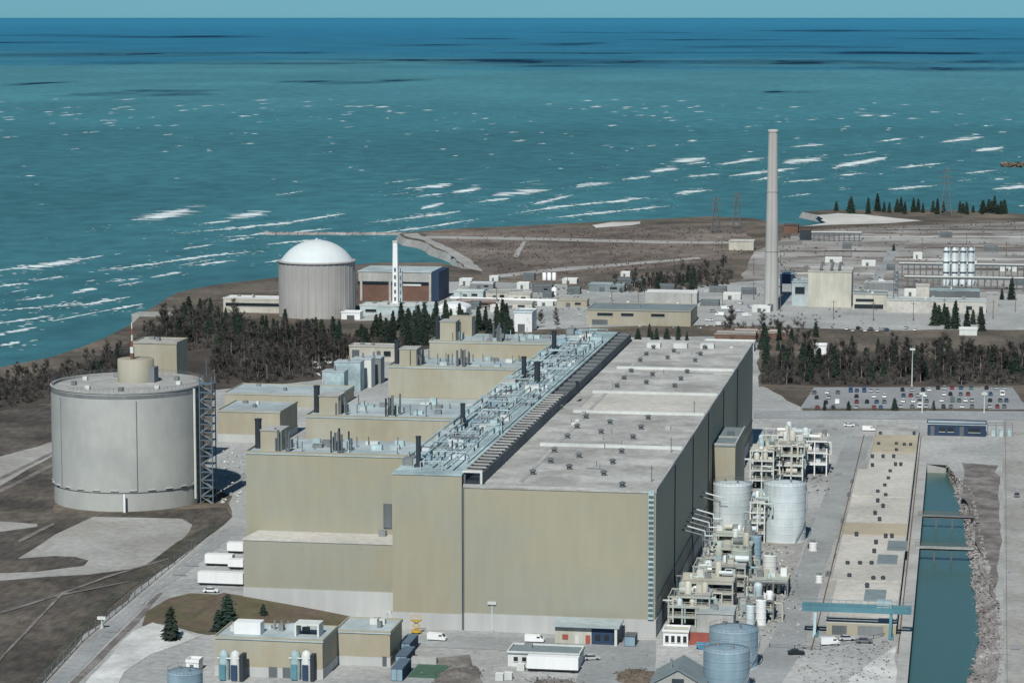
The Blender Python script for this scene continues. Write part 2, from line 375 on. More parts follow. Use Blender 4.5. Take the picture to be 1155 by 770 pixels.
# ------------------------------------------------------------------ breakers and whitecaps (foam nobody could count)
rnd = random.Random(11)
mb = MB()
def flake(x, y, sx, sy, rot, h):
    n = rnd.randint(5,7); vs=[]; c,s_ = cos(rot), sin(rot)
    for i in range(n):
        a = 2*pi*i/n+rnd.uniform(-.3,.3); r = rnd.uniform(.55,1.1)
        u = cos(a)*sx*r; v = sin(a)*sy*r
        vs.append((x+u*c-v*s_, y+u*s_+v*c, LAKE+.08+rnd.uniform(0,.05)))
    vs.append((x, y, LAKE+.1+h))
    mb.add(vs, [(i,(i+1)%n,n) for i in range(n)])
def breaker(pts, th, dens=1.0, spray=.5, strong=False):
    w = [gp(x,y,LAKE) for x,y in pts]; tot = sum((w[i+1]-w[i]).length for i in range(len(w)-1)); acc = 0
    dy = (gp(pts[0][0],pts[0][1]-th/2,LAKE)-gp(pts[0][0],pts[0][1]+th/2,LAKE)).length
    ph = rnd.uniform(0,100)
    for i in range(len(w)-1):
        L = (w[i+1]-w[i]).length; d = (w[i+1]-w[i]).normalized(); rot = atan2(d.y,d.x); n = int(L/1.5*dens)+1
        for k in range(n):
            u = rnd.random(); p = w[i].lerp(w[i+1],u); t = (acc+u*L)/tot
            env = min(1, 3*t, 3.5*(1-t))*max(0,(.8 if strong else .55)+(.7 if strong else 1.5)*noise.noise(Vector((t*tot*.022,ph,0))))
            if env < .12 and rnd.random() < .7: continue
            hw = dy*.5*env
            q = rnd.gauss(0,.30)
            if rnd.random() < .62:                       # the broken crest itself
                flake(p.x, p.y+q*hw, rnd.uniform(1.6,4.2), max(1.2,hw*rnd.uniform(.12,.34)), rot, rnd.uniform(.1,.5)*max(.1,env))
            else:                                        # torn foam left behind it
                b0 = abs(rnd.gauss(0,1.0)); xx = p.x+rnd.uniform(-9,9); yy = p.y+b0*hw*1.5
                if noise.noise(Vector((xx*.06, yy*.012, ph))) > -.05+.25*b0: flake(xx, yy, rnd.uniform(.8,2.8), rnd.uniform(1,1+hw*.22), rot+rnd.uniform(-.3,.3), .06)
            if rnd.random() < spray*.3:
                flake(p.x+rnd.uniform(-14,14), p.y-abs(rnd.gauss(0,.8))*dy, rnd.uniform(.6,1.6), rnd.uniform(.8,3), rot, .05)
        acc += L
BRK = [([(-20,307),(60,298),(118,288)],7),([(100,307),(170,298),(240,288),(296,283)],3),([(148,248),(180,245),(210,236)],9),
 ([(200,263),(260,258),(320,252),(395,240)],4),([(268,244),(296,240)],7),([(248,268),(330,262),(372,258)],3),([(205,281),(240,276)],5),
 ([(450,213),(480,212),(507,207)],6),([(510,218),(542,212)],4),([(420,251),(470,245),(522,238)],3.5),([(475,236),(499,229)],5),
 ([(555,221),(585,217),(622,214)],6),([(578,241),(640,232),(690,228),(737,222)],3.5),([(600,231),(646,220)],3),([(650,209),(690,206)],5),
 ([(762,183),(795,178)],6),([(735,194),(762,190)],4),([(812,186),(862,178)],3),([(880,185),(927,178)],4),([(940,189),(1002,177)],4),
 ([(820,199),(905,189)],3),([(-10,351),(50,346),(92,342)],4),([(-10,379),(42,369)],5),([(55,346),(100,343),(146,335)],3.5),([(170,313),(204,307)],4),
 ([(82,331),(107,325)],5),([(-10,324),(32,319)],3),([(1060,161),(1112,154)],3),([(1100,171),(1132,166)],3),([(1118,214),(1165,209)],3),
 ([(400,266),(470,258),(540,247)],2.5),([(620,246),(700,238),(760,232)],2.2),([(300,276),(360,270)],2.5),([(1000,214),(1060,209)],2.5),([(880,206),(930,202)],2.5),
 ([(760,219),(800,214)],3),([(700,203),(735,199)],2.5),([(540,228),(575,224)],2.5),([(1010,190),(1065,184)],2),([(230,252),(262,249)],3),([(120,318),(160,314)],2.5),
 ([(20,339),(60,334)],2.5),([(-10,366),(60,356)],3),([(60,362),(110,352)],2.5),([(-10,392),(25,386)],3),([(110,352),(160,343)],2.5),([(215,300),(262,294)],2.5),([(150,300),(190,296)],2),([(300,296),(330,292)],2),([(40,316),(75,312)],2),([(330,286),(372,281)],2),([(470,222),(505,218)],2),([(770,200),(815,196)],2),([(890,166),(930,163)],2),([(1085,196),(1125,192)],2)]
for pts, th in BRK: breaker(pts, th*1.65, 1.5, .6, True)
# rows of swell rolling into the shallows off the headland
for k in range(13):
    px = rnd.uniform(430,1150); py = 250-(px-430)*.075+rnd.uniform(-62,8); L = rnd.uniform(10,42)
    breaker([(px,py),(px+L,py-L*.13)], rnd.uniform(1,2.4), .9, .3)
for k in range(12):
    px = rnd.uniform(0,420); py = 345-px*.2+rnd.uniform(-70,10); L = rnd.uniform(8,36)
    breaker([(px,py),(px+L,py-L*.16)], rnd.uniform(.9,2.2), .9, .3)
# scattered whitecaps farther out
for k in range(260):
    px = rnd.uniform(-10,1165); py = 112+abs(rnd.gauss(0,1))*52
    if rnd.random() < .18: py = rnd.uniform(118,138); px = rnd.choice([rnd.uniform(0,240), rnd.uniform(290,560), rnd.uniform(700,800)])
    if py > 235: continue
    L = rnd.choice([2,2,3,3,4,6,9]); th = rnd.uniform(1.2,2.4) if L < 9 else rnd.uniform(2,3.4)
    breaker([(px,py),(px+L,py-L*.06)], th, 1.1, .2, True)
props(mb.build('wave_foam', M_FOAM), 'white foam of breaking waves and whitecaps scattered over the lake', 'foam', kind='stuff')

# ------------------------------------------------------------------ land
SHORE = [(-330,500),(-120,452),(0,414),(30,408),(60,402),(95,390),(120,380),(150,364),(175,345),(200,330),(250,320),(310,313),(345,308),(380,300),(430,296),
 (495,296),(520,302),(528,304),(516,292),(498,283),(474,272),(452,266),(450,263.5),(465,261.5),(500,259),(560,256),(620,253),(660,251),(700,249),(760,246),
 (800,244),(850,246),(878,252),(905,254.5),(930,252),(938,246),(915,241),(905,239),(930,237),(1000,237),(1060,237),(1110,238),(1145,241),(1180,243),(1300,246),(1500,246)]
sh = [gp(*p) for p in SHORE]
# canal outline (world)
CAN_L = [(-11.6,560),(-11.6,1006)]
can_r_px = [(1066,524),(1078,560),(1086,590),(1091,625),(1094,660),(1099,690),(1101,712),(1097,735),(1090,755),(1082,780)]
can_r = [gp(x,y,-3.2) for x,y in can_r_px]
bank_px = [(1068,524.6),(1095,556),(1104,600),(1112,640),(1122,680),(1128,720),(1127,750),(1120,790)]
bank = [gp(x,y,0) for x,y in bank_px]
hole = [(-11.6,560),(-11.6,1008)] + [(p.x,p.y) for p in bank] + [(bank[-1].x-3,560)]
outer = [(p.x,p.y) for p in jitter_poly([Vector((p.x,p.y)) for p in sh], 25, 4)]
# jitter_poly closes the loop; keep only the shore run itself
lastp = Vector((sh[-1].x, sh[-1].y)); cut = min(range(len(outer)), key=lambda i:(Vector(outer[i])-lastp).length)
shore_run = outer[:cut+1]
outer = shore_run + [(1800,1500),(900,120),(-900,120)]
loops = [[Vector((p[0],p[1],0)) for p in outer],[Vector((p[0],p[1],0)) for p in hole]]
flat = [p for l in loops for p in l]; mb = MB(); fs=[]
for t in tessellate_polygon(loops):
    a,b,c = (flat[i] for i in t); fs.append(t if (b-a).cross(c-a).z > 0 else (t[0],t[2],t[1]))
mb.add(flat, fs)
# shore slope down under the water
k = len(shore_run); sl_v = [(p[0],p[1],0) for p in shore_run]; low=[]
for i,p in enumerate(shore_run):
    a = Vector(shore_run[max(0,i-1)]); b2 = Vector(shore_run[min(k-1,i+1)]); d = (b2-a).normalized(); nrm = Vector((-d.y,d.x))
    low.append((p[0]+nrm.x*4, p[1]+nrm.y*4, -6.5))
props(mb.build('ground', M_LAND), kind='structure')
mb = MB(); mb.add(sl_v+low, [(i,i+1,k+i+1,k+i) for i in range(k-1)])
props(mb.build('beach', M_PAD), kind='structure')
# low stone breakwater running out from the headland
rb = random.Random(2); A = gp(296,264.2,LAKE); Bq = gp(458,264.6,LAKE); mb = MB(); nb = 120; vs=[]
for i in range(nb+1):
    c = A.lerp(Bq, i/nb); wob = noise.noise(Vector((i*.15,0,0)))*5
    for dy,z in ((-7,-6),(-3,LAKE+1.2),(0,LAKE+1.7),(3,LAKE+1.2),(7,-6)): vs.append((c.x+rb.uniform(-1,1), c.y+dy+wob+rb.uniform(-.8,.8), z+rb.uniform(-.4,.4)))
mb.add(vs,[(i*5+j,(i+1)*5+j,(i+1)*5+j+1,i*5+j+1) for i in range(nb) for j in range(4)])
props(mb.build('breakwater', M_ROCK, None, (A.x,A.y,LAKE)), 'thin pale stone breakwater running out into the lake behind the white dome', 'breakwater')

# canal water, concrete wall on the left, rock bank on the right
mb = MB(); mb.add([(-11.5,560,-3.2),(40,560,-3.2),(40,1009,-3.2),(-11.5,1009,-3.2)],[(0,1,2,3)])
m = bpy.data.materials.new('canal water'); m.use_nodes=True; nn=m.node_tree.nodes; b=nn['Principled BSDF']
b.inputs['Base Color'].default_value=(.050,.120,.102,1); b.inputs['Roughness'].default_value=.25; b.inputs['Specular IOR Level'].default_value=.35
tx=nn.new('ShaderNodeTexNoise'); tx.inputs['Scale'].default_value=.35; tx.inputs['Detail'].default_value=5
gg=nn.new('ShaderNodeNewGeometry'); m.node_tree.links.new(gg.outputs['Position'],tx.inputs['Vector'])
bp=nn.new('ShaderNodeBump'); bp.inputs['Strength'].default_value=.25; m.node_tree.links.new(tx.outputs['Fac'],bp.inputs['Height']); m.node_tree.links.new(bp.outputs[0],b.inputs['Normal'])
props(mb.build('canal_water', m), kind='structure')
mb = MB(); mb.box(-14.2,-11.55,600,1010,-4,1.1); mb.box(-11.55,-11.3,600,1010,.7,1.1)
props(mb.build('canal_wall', M_CONC), 'long pale concrete wall and walkway along the left edge of the water canal', 'wall')
mb = MB(); mb.box(-11.5,bank[0].x+2,1008,1010,-4,.15)
props(mb.build('canal_head_wall', M_CONC), 'short concrete wall closing the far end of the canal', 'wall')
# bank slope
rr = random.Random(5); nA=60; rows=7
def along(ps, u):
    L=[0]
    for i in range(len(ps)-1): L.append(L[-1]+(ps[i+1]-ps[i]).length)
    t=u*L[-1]
    for i in range(len(ps)-1):
        if t<=L[i+1] or i==len(ps)-2: return ps[i].lerp(ps[i+1], (t-L[i])/(L[i+1]-L[i]))
mb=MB(); vs=[]
for i in range(nA+1):
    a=along(can_r,i/nA); c=along(bank,i/nA)
    for j in range(rows+1):
        u=j/rows; p=Vector(a).lerp(Vector(c),u); z=-3.9+u*4.0
        jit = 0 if j in (rows,) else .5
        vs.append((p.x+rr.uniform(-jit,jit), p.y+rr.uniform(-jit,jit), z+(rr.uniform(-.25,.3) if jit else .02)))
W=rows+1
mb.add(vs,[(i*W+j,i*W+j+1,(i+1)*W+j+1,(i+1)*W+j) for i in range(nA) for j in range(rows)])
props(mb.build('canal_bank', M_ROCK), kind='structure')
mb=MB()
for k in range(2600):
    u=rr.random(); v=rr.random()**.8; a=along(can_r,u); c=along(bank,u); p=Vector(a).lerp(Vector(c),v*1.12); z=min(.05,-3.9+v*4.0); s=rr.uniform(.25,.9)
    vs=[(p.x+rr.uniform(-1,1)*s,p.y+rr.uniform(-1,1)*s,z+rr.uniform(-.2,.9)*s) for _ in range(6)]
    mb.add(vs,[(0,1,2),(0,2,3),(0,3,4),(1,2,5),(2,3,5),(3,4,5),(0,1,4),(1,4,5)])
props(mb.build('bank_rocks', M_ROCK), 'loose pale rocks dumped along the right bank of the canal', 'rocks', kind='stuff')

# ---- ground patches
sheet('heath', [(478,262),(560,259),(700,255),(830,251),(850,268),(838,290),(770,298),(700,312),(640,318),(560,313),(530,303),(505,285)], .03, M_HEATH, amp=5)
sheet('field', [(900,262),(980,256),(1170,250),(1400,252),(1400,335),(1160,335),(1010,330),(960,322),(905,312),(860,320),(830,318),(850,285)], .03, M_PALE, amp=4)
for q in ([(905,272),(1000,268),(1180,270),(1180,274),(1000,272),(905,276)], [(960,285),(1180,284),(1180,288),(960,290)], [(870,297),(1180,300),(1180,303),(870,301)]):
    sheet('path', q, .06, M_PAD, amp=1.5)
for k,q in enumerate(((900,262,1010,1.0),(1000,259,1180,1.2),(940,267,1180,1.0),(1020,279,1180,1.5),(880,283,1000,1.6),(1010,292,1180,1.6),(900,289,960,1.6),(1020,303,1180,2),(880,308,990,1.5),(1040,275.5,1140,.9),(985,263.5,1120,.8))):
    a,b2,c,h=q; sheet('earth_bank',[(a,b2),((a+c)/2,b2-.7),(c,b2),(c,b2+h),((a+c)/2,b2+h-.5),(a,b2+h*.6)],.05,(M_HEATH,M_LAND,M_SAND)[k%3],amp=3)
sheet('path', [(1003,282),(1013,282),(988,330),(972,330)], .06, M_ROAD, amp=1)
for q in ([(480,266),(600,268),(760,272),(840,273),(840,275),(760,275),(600,271),(480,269)], [(590,272),(594,272),(584,290),(578,290)],
          [(560,310),(620,303),(700,297),(790,290),(790,292),(700,300),(620,307),(565,313)]):
    sheet('path', q, .06, M_PAD, amp=1)
sheet('beach', [(920,243),(945,240.5),(975,242),(1010,246),(1040,249),(1000,252),(960,253),(930,254),(905,255.5),(932,251)], .05, M_SAND, amp=3)
sheet('beach', [(668,254),(690,250.5),(722,250),(722,252.5),(700,255),(672,257)], .05, M_SAND, amp=2)
sheet('beach', [(455,264),(470,263),(500,276),(530,292),(545,306),(528,303),(505,285),(474,270),(456,266)], .05, M_PAD, amp=2)
# far-side service ground round the research reactor and the chimney
sheet('yard', [(395,352),(495,318),(560,318),(660,322),(840,318),(905,312),(1000,325),(1180,333),(1180,372),(1000,372),(840,368),(760,366),(600,372),(470,362),(400,362)], .05, M_YARD, amp=3)
sheet('field', [(640,312),(770,298),(838,292),(842,300),(835,318),(760,326),(690,330),(640,325)], .075, M_LAND, amp=3)
# powerhouse yard
sheet('yard', [(20,800),(95,715),(180,645),(240,600),(262,583),(262,560),(225,545),(240,500),(240,440),(330,432),(400,424),(430,405),(470,385),(860,378),(856,434),(925,470),(1200,470),(1200,800)], .05, M_YARD,
      holes=[hole], amp=2)
sheet('field', [(855,392),(1200,392),(1200,438),(925,438),(856,436)], .08, M_LAND, amp=2)
sheet('forest_floor', [(-10,465),(-10,436),(45,425),(110,408),(165,372),(200,356),(245,350),(320,372),(420,382),(578,378),(578,386),(480,394),(405,402),(392,410),(350,430),(240,440),(225,425),(190,400),(120,432),(58,454)], .085, M_FLOOR, amp=3)
sheet('forest_floor', [(858,434),(862,405),(905,402),(1200,404),(1200,435),(930,436)], .09, M_FLOOR, amp=2)
sheet('car_park', [(918,437),(1142,437),(1160,462),(902,462)], .10, M_ASPH, amp=.6)
sheet('road', [(850,463),(1200,464),(1200,474),(850,472)], .12, M_ROAD, amp=.5)
sheet('grass_verge', [(905,460.5),(1115,461),(1115,463.5),(905,463)], .14, M_OLIVE, amp=.6)
sheet('road', [(1131,474),(1162,474),(1175,800),(1133,800)], .10, M_PAD, amp=.4)
sheet('gravel_lot', [(1075,500),(1128,500),(1129,545),(1085,545)], .09, M_YARD, amp=.8)
sheet('gravel_lot', [(1085,545),(1127,545),(1127,585),(1095,585)], .09, M_DIRT, amp=1)
# the service road on the right of the powerhouse
sheet('road', [(955,492),(985,492),(930,640),(905,735),(862,800),(820,800),(870,720),(900,640)], .09, M_ROAD, amp=.8)
sheet('yard_slab', [(860,600),(912,600),(895,650),(868,705),(850,708)], .09, M_PAD, amp=.6)
# left field
sheet('field', [(-200,560),(0,452),(60,455),(62,580),(130,578),(255,572),(262,583),(240,598),(150,662),(60,735),(10,800),(-200,800)], .04, M_FIELD, amp=2)
sheet('gravel_pad', [(20,630),(62,603),(105,583),(205,585),(217,592),(212,602),(180,628),(160,640),(100,648),(0,655),(-40,657),(-40,648),(40,645),(95,638),(100,632),(85,628),(60,627)], .08, M_PAD, amp=1.2)
sheet('path', [(-40,528),(0,515),(60,498),(62,513),(30,530),(0,548),(-40,565)], .08, M_PAD, amp=1.2)
for q in ([(-40,556),(0,538),(62,508),(62,511),(0,542),(-40,560)], [(-40,572),(0,552),(62,521),(62,525),(0,556),(-40,577)]):
    sheet('track', q, .10, M_DIRT, amp=.5)
sheet('path', [(-40,592),(0,588),(42,591),(42,594),(0,600),(-40,606)], .08, M_PAD, amp=.8)
sheet('road', [(30,800),(100,722),(160,672),(215,628),(262,592),(270,597),(235,626),(205,650),(175,668),(140,705),(75,770),(50,800)], .09, M_ROAD, amp=.4)
sheet('kerb', [(26,800),(96,722),(156,672),(211,628),(258,592),(261,593),(214,629),(159,673),(99,724),(29,802)], .12, M_PAD, amp=.2)
sheet('verge', [(12,800),(62,736),(100,694),(130,664),(160,640),(200,611),(236,593),(252,592),(208,625),(164,653),(123,684),(88,719),(38,778),(24,800)], .10, M_VERGE_SHADE, amp=1)  # grass strip with the fence's shadow painted into its dark tone
sheet('verge', [(52,800),(77,772),(142,707),(177,670),(184,668),(150,708),(88,770),(66,800)], .12, M_DIRT, amp=.7)
sheet('stone_bed', [(78,800),(100,765),(150,712),(172,702),(205,712),(224,718),(200,728),(170,738),(140,758),(118,800)], .11, M_SNOW, amp=1)
sheet('lawn', [(165,690),(190,675),(215,669),(275,672),(395,697),(405,702),(300,712),(235,716),(222,714),(205,709),(180,703),(160,706)], .10, M_OLIVE, amp=1)
sheet('dirt_patch', [(492,742),(530,738),(545,770),(548,800),(488,800),(492,765)], .09, M_DIRT, amp=1)
sheet('slab', [(452,742),(492,742),(490,765),(480,790),(440,790)], .08, M_ROAD, amp=.5)
sheet('stone_bed', [(985,745),(1012,728),(1012,800),(940,800),(958,765)], .09, M_SNOW, amp=1.2)
sheet('dirt_patch', [(1085,545),(1100,600),(1115,650),(1126,690),(1127,690),(1124,640),(1128,600),(1122,560),(1126,525),(1085,522)], .07, M_DIRT, amp=2.5)
# asphalt lanes and patches across the yard
for q in ([(440,716),(740,722),(740,735),(660,737),(440,728)], [(660,735),(740,735),(735,800),(640,800)], [(250,655),(275,655),(276,664),(205,664)]):
    sheet('road', q, .08, M_ROAD, amp=.5)

M_LINE = mat('road paint', (.62,.62,.58), .8, .2, 1.0)
for k in range(26):
    x=860+k*12; sheet('road_marking',[(x,468.2),(x+5,468.25),(x+5,468.55),(x,468.5)],.135,M_LINE,amp=0)
for k in range(15):
    u=k/15; a=(110+150*u,719-124*u**.98); sheet('road_marking',[(a[0],a[1]),(a[0]+4,a[1]-3.2),(a[0]+4.9,a[1]-3.2),(a[0]+.9,a[1])],.11,M_LINE,amp=0)
rp=random.Random(17)
for k in range(26):
    px,py=rp.choice([(rp.uniform(450,740),rp.uniform(720,775)),(rp.uniform(880,950),rp.uniform(500,720)),(rp.uniform(1135,1155),rp.uniform(480,760)),(rp.uniform(860,1000),rp.uniform(475,490)),(rp.uniform(90,250),0)])
    if py==0: py=735-(px-90)*.84
    w_=rp.uniform(4,16); h_=rp.uniform(1.5,6); s_=rp.uniform(-4,4)
    sheet('asphalt_patch',[(px,py),(px+w_,py+rp.uniform(-.5,.5)),(px+w_+s_,py+h_),(px+s_,py+h_)],.115,rp.choice([M_ASPH,M_ROAD,M_PAD,M_ASPH]),amp=.4)
for q in ([(0,742),(70,668),(120,650),(190,630),(191,631),(121,652),(72,670),(0,746)],[(0,690),(60,672),(150,655),(151,656),(60,674),(0,693)],[(20,610),(60,590),(62,592),(22,613)]):
    sheet('track',q,.13,M_DIRT,amp=.6)
# grass embankment against the reactor wall
gx0 = oy(255,680,719)[0]; gx1 = oy(398,697,719)[0]; RF = 719.2
mb=MB(); n1,n2=24,10; vs=[]
for i in range(n1+1):
    u=i/n1; x=gx0-8+(gx1-gx0+8)*u
    for j in range(n2+1):
        v=j/n2; y=RF-.1-v*22
        h=6.6*(1-u)**.9*min(1,u*7)*(1-v)**1.2 if u<1 else 0
        vs.append((x,y,max(.03,h+ (noise.noise(Vector((x*.2,y*.2,0)))*.25 if 0<v<1 and u<1 else 0))))
W=n2+1
mb.add(vs,[(i*W+j,i*W+j+1,(i+1)*W+j+1,(i+1)*W+j) for i in range(n1) for j in range(n2)],True)
props(mb.build('embankment', M_OLIVE), kind='structure')
# ------------------------------------------------------------------ turbine hall
TX0, TX1, TY0, TY1, TZ = -133.6, -80.4, 707.7, 1043.0, 40.5
t = thing('turbine_hall', 'huge long turbine hall with tan cladding, pale gravel roof and a dark shaded right wall', 'building', ((TX0+TX1)/2, TY0, 0))
B(TX0-.25,TX1+.25,TY0-.25,TY1+.25,0,5).build('plinth', M_BASE, t)
B(TX0,TX1,TY0,TY1,5,TZ-.5).build('wall', M_TAN, t)
rf = B(TX0-.05,TX1+.2,TY0-.2,TY1+.2,TZ-.5,TZ).build('roof', M_ROOF, t)
mb = MB(); mb.box(TX0,TX1+.2,TY0-.2,TY0+.5,TZ,TZ+.5); mb.box(TX1-.3,TX1+.2,TY0+.5,TY1+.2,TZ,TZ+.6); mb.box(TX0,TX1-.3,TY1-.3,TY1+.2,TZ,TZ+.6)
mb.build('parapet', M_CONC, rf)
ridge_y = [gp(700,y,TZ).y for y in (504.5,466,443.5,415.5)]
for y in ridge_y:
    B(TX0+10,TX1-.35,y-1.0,y+1.0,TZ,TZ+.8).build('expansion_joint', M_OFFW, rf)
# ochre wash on the far panels is modelled as separate roofing felt
for (a,b2) in ((ridge_y[1],ridge_y[2]),):
    B(TX0+11,TX1-.4,a+1.2,b2-1.2,TZ,TZ+.06).build('roofing_felt', M_ROOFG if False else M_PINK, rf)
vpx = [(625,510),(621,522),(601,535),(653,516),(642,529),(701,511),(691,523),(681,536),(702,549),(661,472),(651,483),(640,494),(688,478),(678,489),(731,473),(723,484),(714,495),
       (712,420),(704,428),(696,437),(736,424),(729,433),(775,421),(768,429),(761,437),(737,393.5),(729,401),(722,408),(760,397.5),(753,405),(795,393.5),(790,401),(784,408),(632,461)]
for px,py in vpx:
    p = gp(px,py,TZ); mb = MB()
    mb.cyl(p.x,p.y,TZ,TZ+1.0,.65,n=12); mb.cyl(p.x,p.y,TZ+1.0,TZ+1.3,1.05,.95,n=12); mb.cyl(p.x,p.y,TZ+1.3,TZ+1.6,.95,.3,n=12)
    mb.build('roof_vent', M_MIDG, rf)
for px,py in ((757,510),(783,468),(735,543),(640,421)):
    p = gp(px,py,TZ); mb=MB(); mb.tube(p,p+Vector((0,0,4.5)),.12); mb.tube(p+Vector((-.6,0,3.8)),p+Vector((.6,0,3.8)),.08); mb.build('mast', M_MIDG, rf)
for px,py in ((668,388),(690,388.5),(715,389),(740,389),(770,389.5),(800,390)):
    p = gp(px,py,TZ); 
    if p.x > TX0+11 and p.x < TX1-3: B(p.x-2.6,p.x+2.6,p.y-9,p.y-4,TZ,TZ+1.7).build('roof_unit', M_OFFW, rf)
for (a,b2,c,d_) in ((TX0+14,TX0+15.2,TY0+6,TY1-30),):
    B(a,b2,c,d_,TZ+.01,TZ+.14).build('walkway', M_CONC, rf)
rr0=random.Random(63)
for k in range(22):
    x=rr0.uniform(TX0+12,TX1-5); y=rr0.uniform(TY0+6,TY1-15); c=rr0.random()
    if c<.5: B(x,x+rr0.uniform(.8,2),y,y+rr0.uniform(.8,2),TZ,TZ+rr0.uniform(.4,1.1)).build('roof_hatch', rr0.choice([M_OFFW,M_GREY,M_CONC]), rf)
    elif c<.8: MB().tube((x,y,TZ+.2),(x+rr0.uniform(4,14),y+rr0.uniform(-1,1),TZ+.2),.12,6).build('conduit', M_GREY, rf)
    else: MB().cyl(x,y,TZ,TZ+1.6,.12,n=6).build('vent_pipe', M_GREY, rf)
# front stair glazing strip at the right corner
st = B(TX1-1.95,TX1-.4,TY0-.75,TY0-.27,5.2,TZ+.3).build('stair_strip', M_PTEAL, t)
mb=MB()
for k in range(24):
    z = 6+k*1.42
    mb.box(TX1-1.85,TX1-.5,TY0-.82,TY0-.76,z,z+.8)
mb.build('pane', M_PANE, st)
B(TX0-.18,TX0+.22,TY0-.40,TY0-.27,0.3,TZ-.3).build('joint_cover', M_MIDG, t)
# vertical seams on the shaded long wall
for y in (TY0+48, TY0+100, TY0+150, TY0+205, TY0+262):
    B(TX1+.02,TX1+.22,y-.3,y+.3,5.2,TZ-.6).build('seam', M_DARK, t)
B(TX1+.02,TX1+.18,TY0+.2,TY1-.2,9.4,10.0).build('rail', M_GREY, t)
for k in range(7):                                      # small louvred doors along the base
    y = TY0+15+k*42; B(TX1+.26,TX1+.4,y,y+4,0.1,4.6).build('door', M_GREY, t)

# ------------------------------------------------------------------ auxiliary bay with the teal service deck
AX0, AX1, AZ0 = -153.5, -134.0, 43.6
AY1 = 1046.0
t = thing('auxiliary_bay', 'tall narrow tan bay whose roof is a deck of pale teal ducts and pipes', 'building', ((AX0+AX1)/2, TY0, 0))
B(AX0-.2,AX1,TY0-.27,AY1,0,4.6).build('plinth', M_BASE, t)
B(AX0,AX1,TY0-.1,AY1,4.6,AZ0-.4).build('wall', M_TAN, t)
dk = B(AX0-.15,AX1+.05,TY0-.3,AY1+.15,AZ0-.4,AZ0).build('deck', M_PTEAL, t)
rnd = random.Random(21)
# long ventilation monitor over the joint: dark side, ribbed top
MX0, MX1 = -133.9, -128.6
MZ = 44.4
mo = thing('ridge_monitor', 'long dark roof monitor with pale ribs running the length of the turbine hall roof', 'roof monitor', ((MX0+MX1)/2, TY0+1, TZ))
B(MX0+.2,MX0+.7,TY0+1.2,AY1-4,TZ+.05,MZ).build('side_panel', M_MIDG, mo)
B(MX1-.7,MX1-.2,TY0+1.2,AY1-4,TZ+.05,MZ-.8).build('side_panel', M_MIDG, mo)
B(MX0+.75,MX1-.75,TY0+2.2,AY1-4,TZ+.06,TZ+1.2).build('duct', M_DARK, mo)
for k in range(64):
    y = TY0+3+k*5.15
    if y > AY1-6: break
    if k < 30 or k % 2: B(MX0+.1,MX1-.1,y,y+(.55 if k<30 else .4),MZ-.25 if k<30 else MZ-.7,MZ+.2 if k<30 else MZ-.3).build('rib', M_CONC if k<30 else M_GREY, mo)
yb = TY0+3+30*5.15
B(MX0,MX1+.1,yb,AY1-4,MZ-1.0,MZ-.72).build('cover', M_MIDG, mo)
mb=MB(); mb.box(MX0-.05,MX1+.2,TY0+.6,TY0+1.15,MZ-.3,MZ+.25); mb.box(MX1-.35,MX1+.2,TY0+.6,TY0+1.15,TZ+.52,MZ-.3)
mb.build('portal_frame', M_OFFW, mo)
p = gp(575,436,MZ); B(p.x-2.6,p.x+2.2,p.y-2,p.y+2,MZ+.05,MZ+2.6).build('head_house', M_CONC, mo)
# ducts, boxes and pipes on the deck
cols = [M_PTEAL,M_PTEAL,M_ROOFB,M_BLUT,M_OFFW,M_GREY,M_SILV,M_ROOFB]
for k in range(90):
    y = TY0+4+rnd.random()*(AY1-TY0-12); x = rnd.uniform(AX0+1,AX1-6); w = rnd.uniform(1.2,5.5); d = rnd.uniform(1,3.2); h = rnd.uniform(.6,2.6)
    B(x,min(x+w,AX1-1.2),y,y+d,AZ0,AZ0+h).build('duct', rnd.choice(cols), dk)
for k in range(9):
    x = AX0+1.5+k*2.0+rnd.uniform(-.4,.4); y0=TY0+3+rnd.uniform(0,30); y1=AY1-rnd.uniform(5,60); z=AZ0+rnd.uniform(.9,2.2)
    MB().tube((x,y0,z),(x,y1,z),rnd.uniform(.18,.34),8).build('pipe', rnd.choice([M_PTEAL,M_PTEAL,M_ROOFB,M_SILV,M_GREY]), dk)
for k in range(40):
    y = TY0+5+k*8.3; x = rnd.uniform(AX0+.8,AX1-9); z = AZ0+rnd.uniform(1.6,3); L = rnd.uniform(4,9)
    mb=MB(); mb.tube((x,y,z),(x+L,y+rnd.uniform(-2,2),z),rnd.uniform(.14,.26),8); mb.tube((x,y,AZ0),(x,y,z),.14,6); mb.tube((x+L,y,AZ0),(x+L,y,z),.14,6)
    mb.build('cross_pipe', rnd.choice([M_PTEAL,M_GREY,M_MIDG,M_ROOFB,M_ROOFB,M_PTEAL]), dk)
for k in range(34):
    y = TY0+5+rnd.random()*(AY1-TY0-14); x = rnd.uniform(AX0+.7,AX1-3); h=rnd.uniform(1.5,4.2)
    MB().cyl(x,y,AZ0,AZ0+h,.22,n=8).build('vent_pipe', rnd.choice([M_MIDG,M_GREY,M_PTEAL,M_DARK]), dk)
for k in range(14):
    y = TY0+12+k*24; B(AX0+.3,AX0+3.2,y,y+7,AZ0,AZ0+rnd.uniform(1.2,2.4)).build('air_handler', rnd.choice([M_ROOFB,M_PTEAL,M_GREY]), dk)
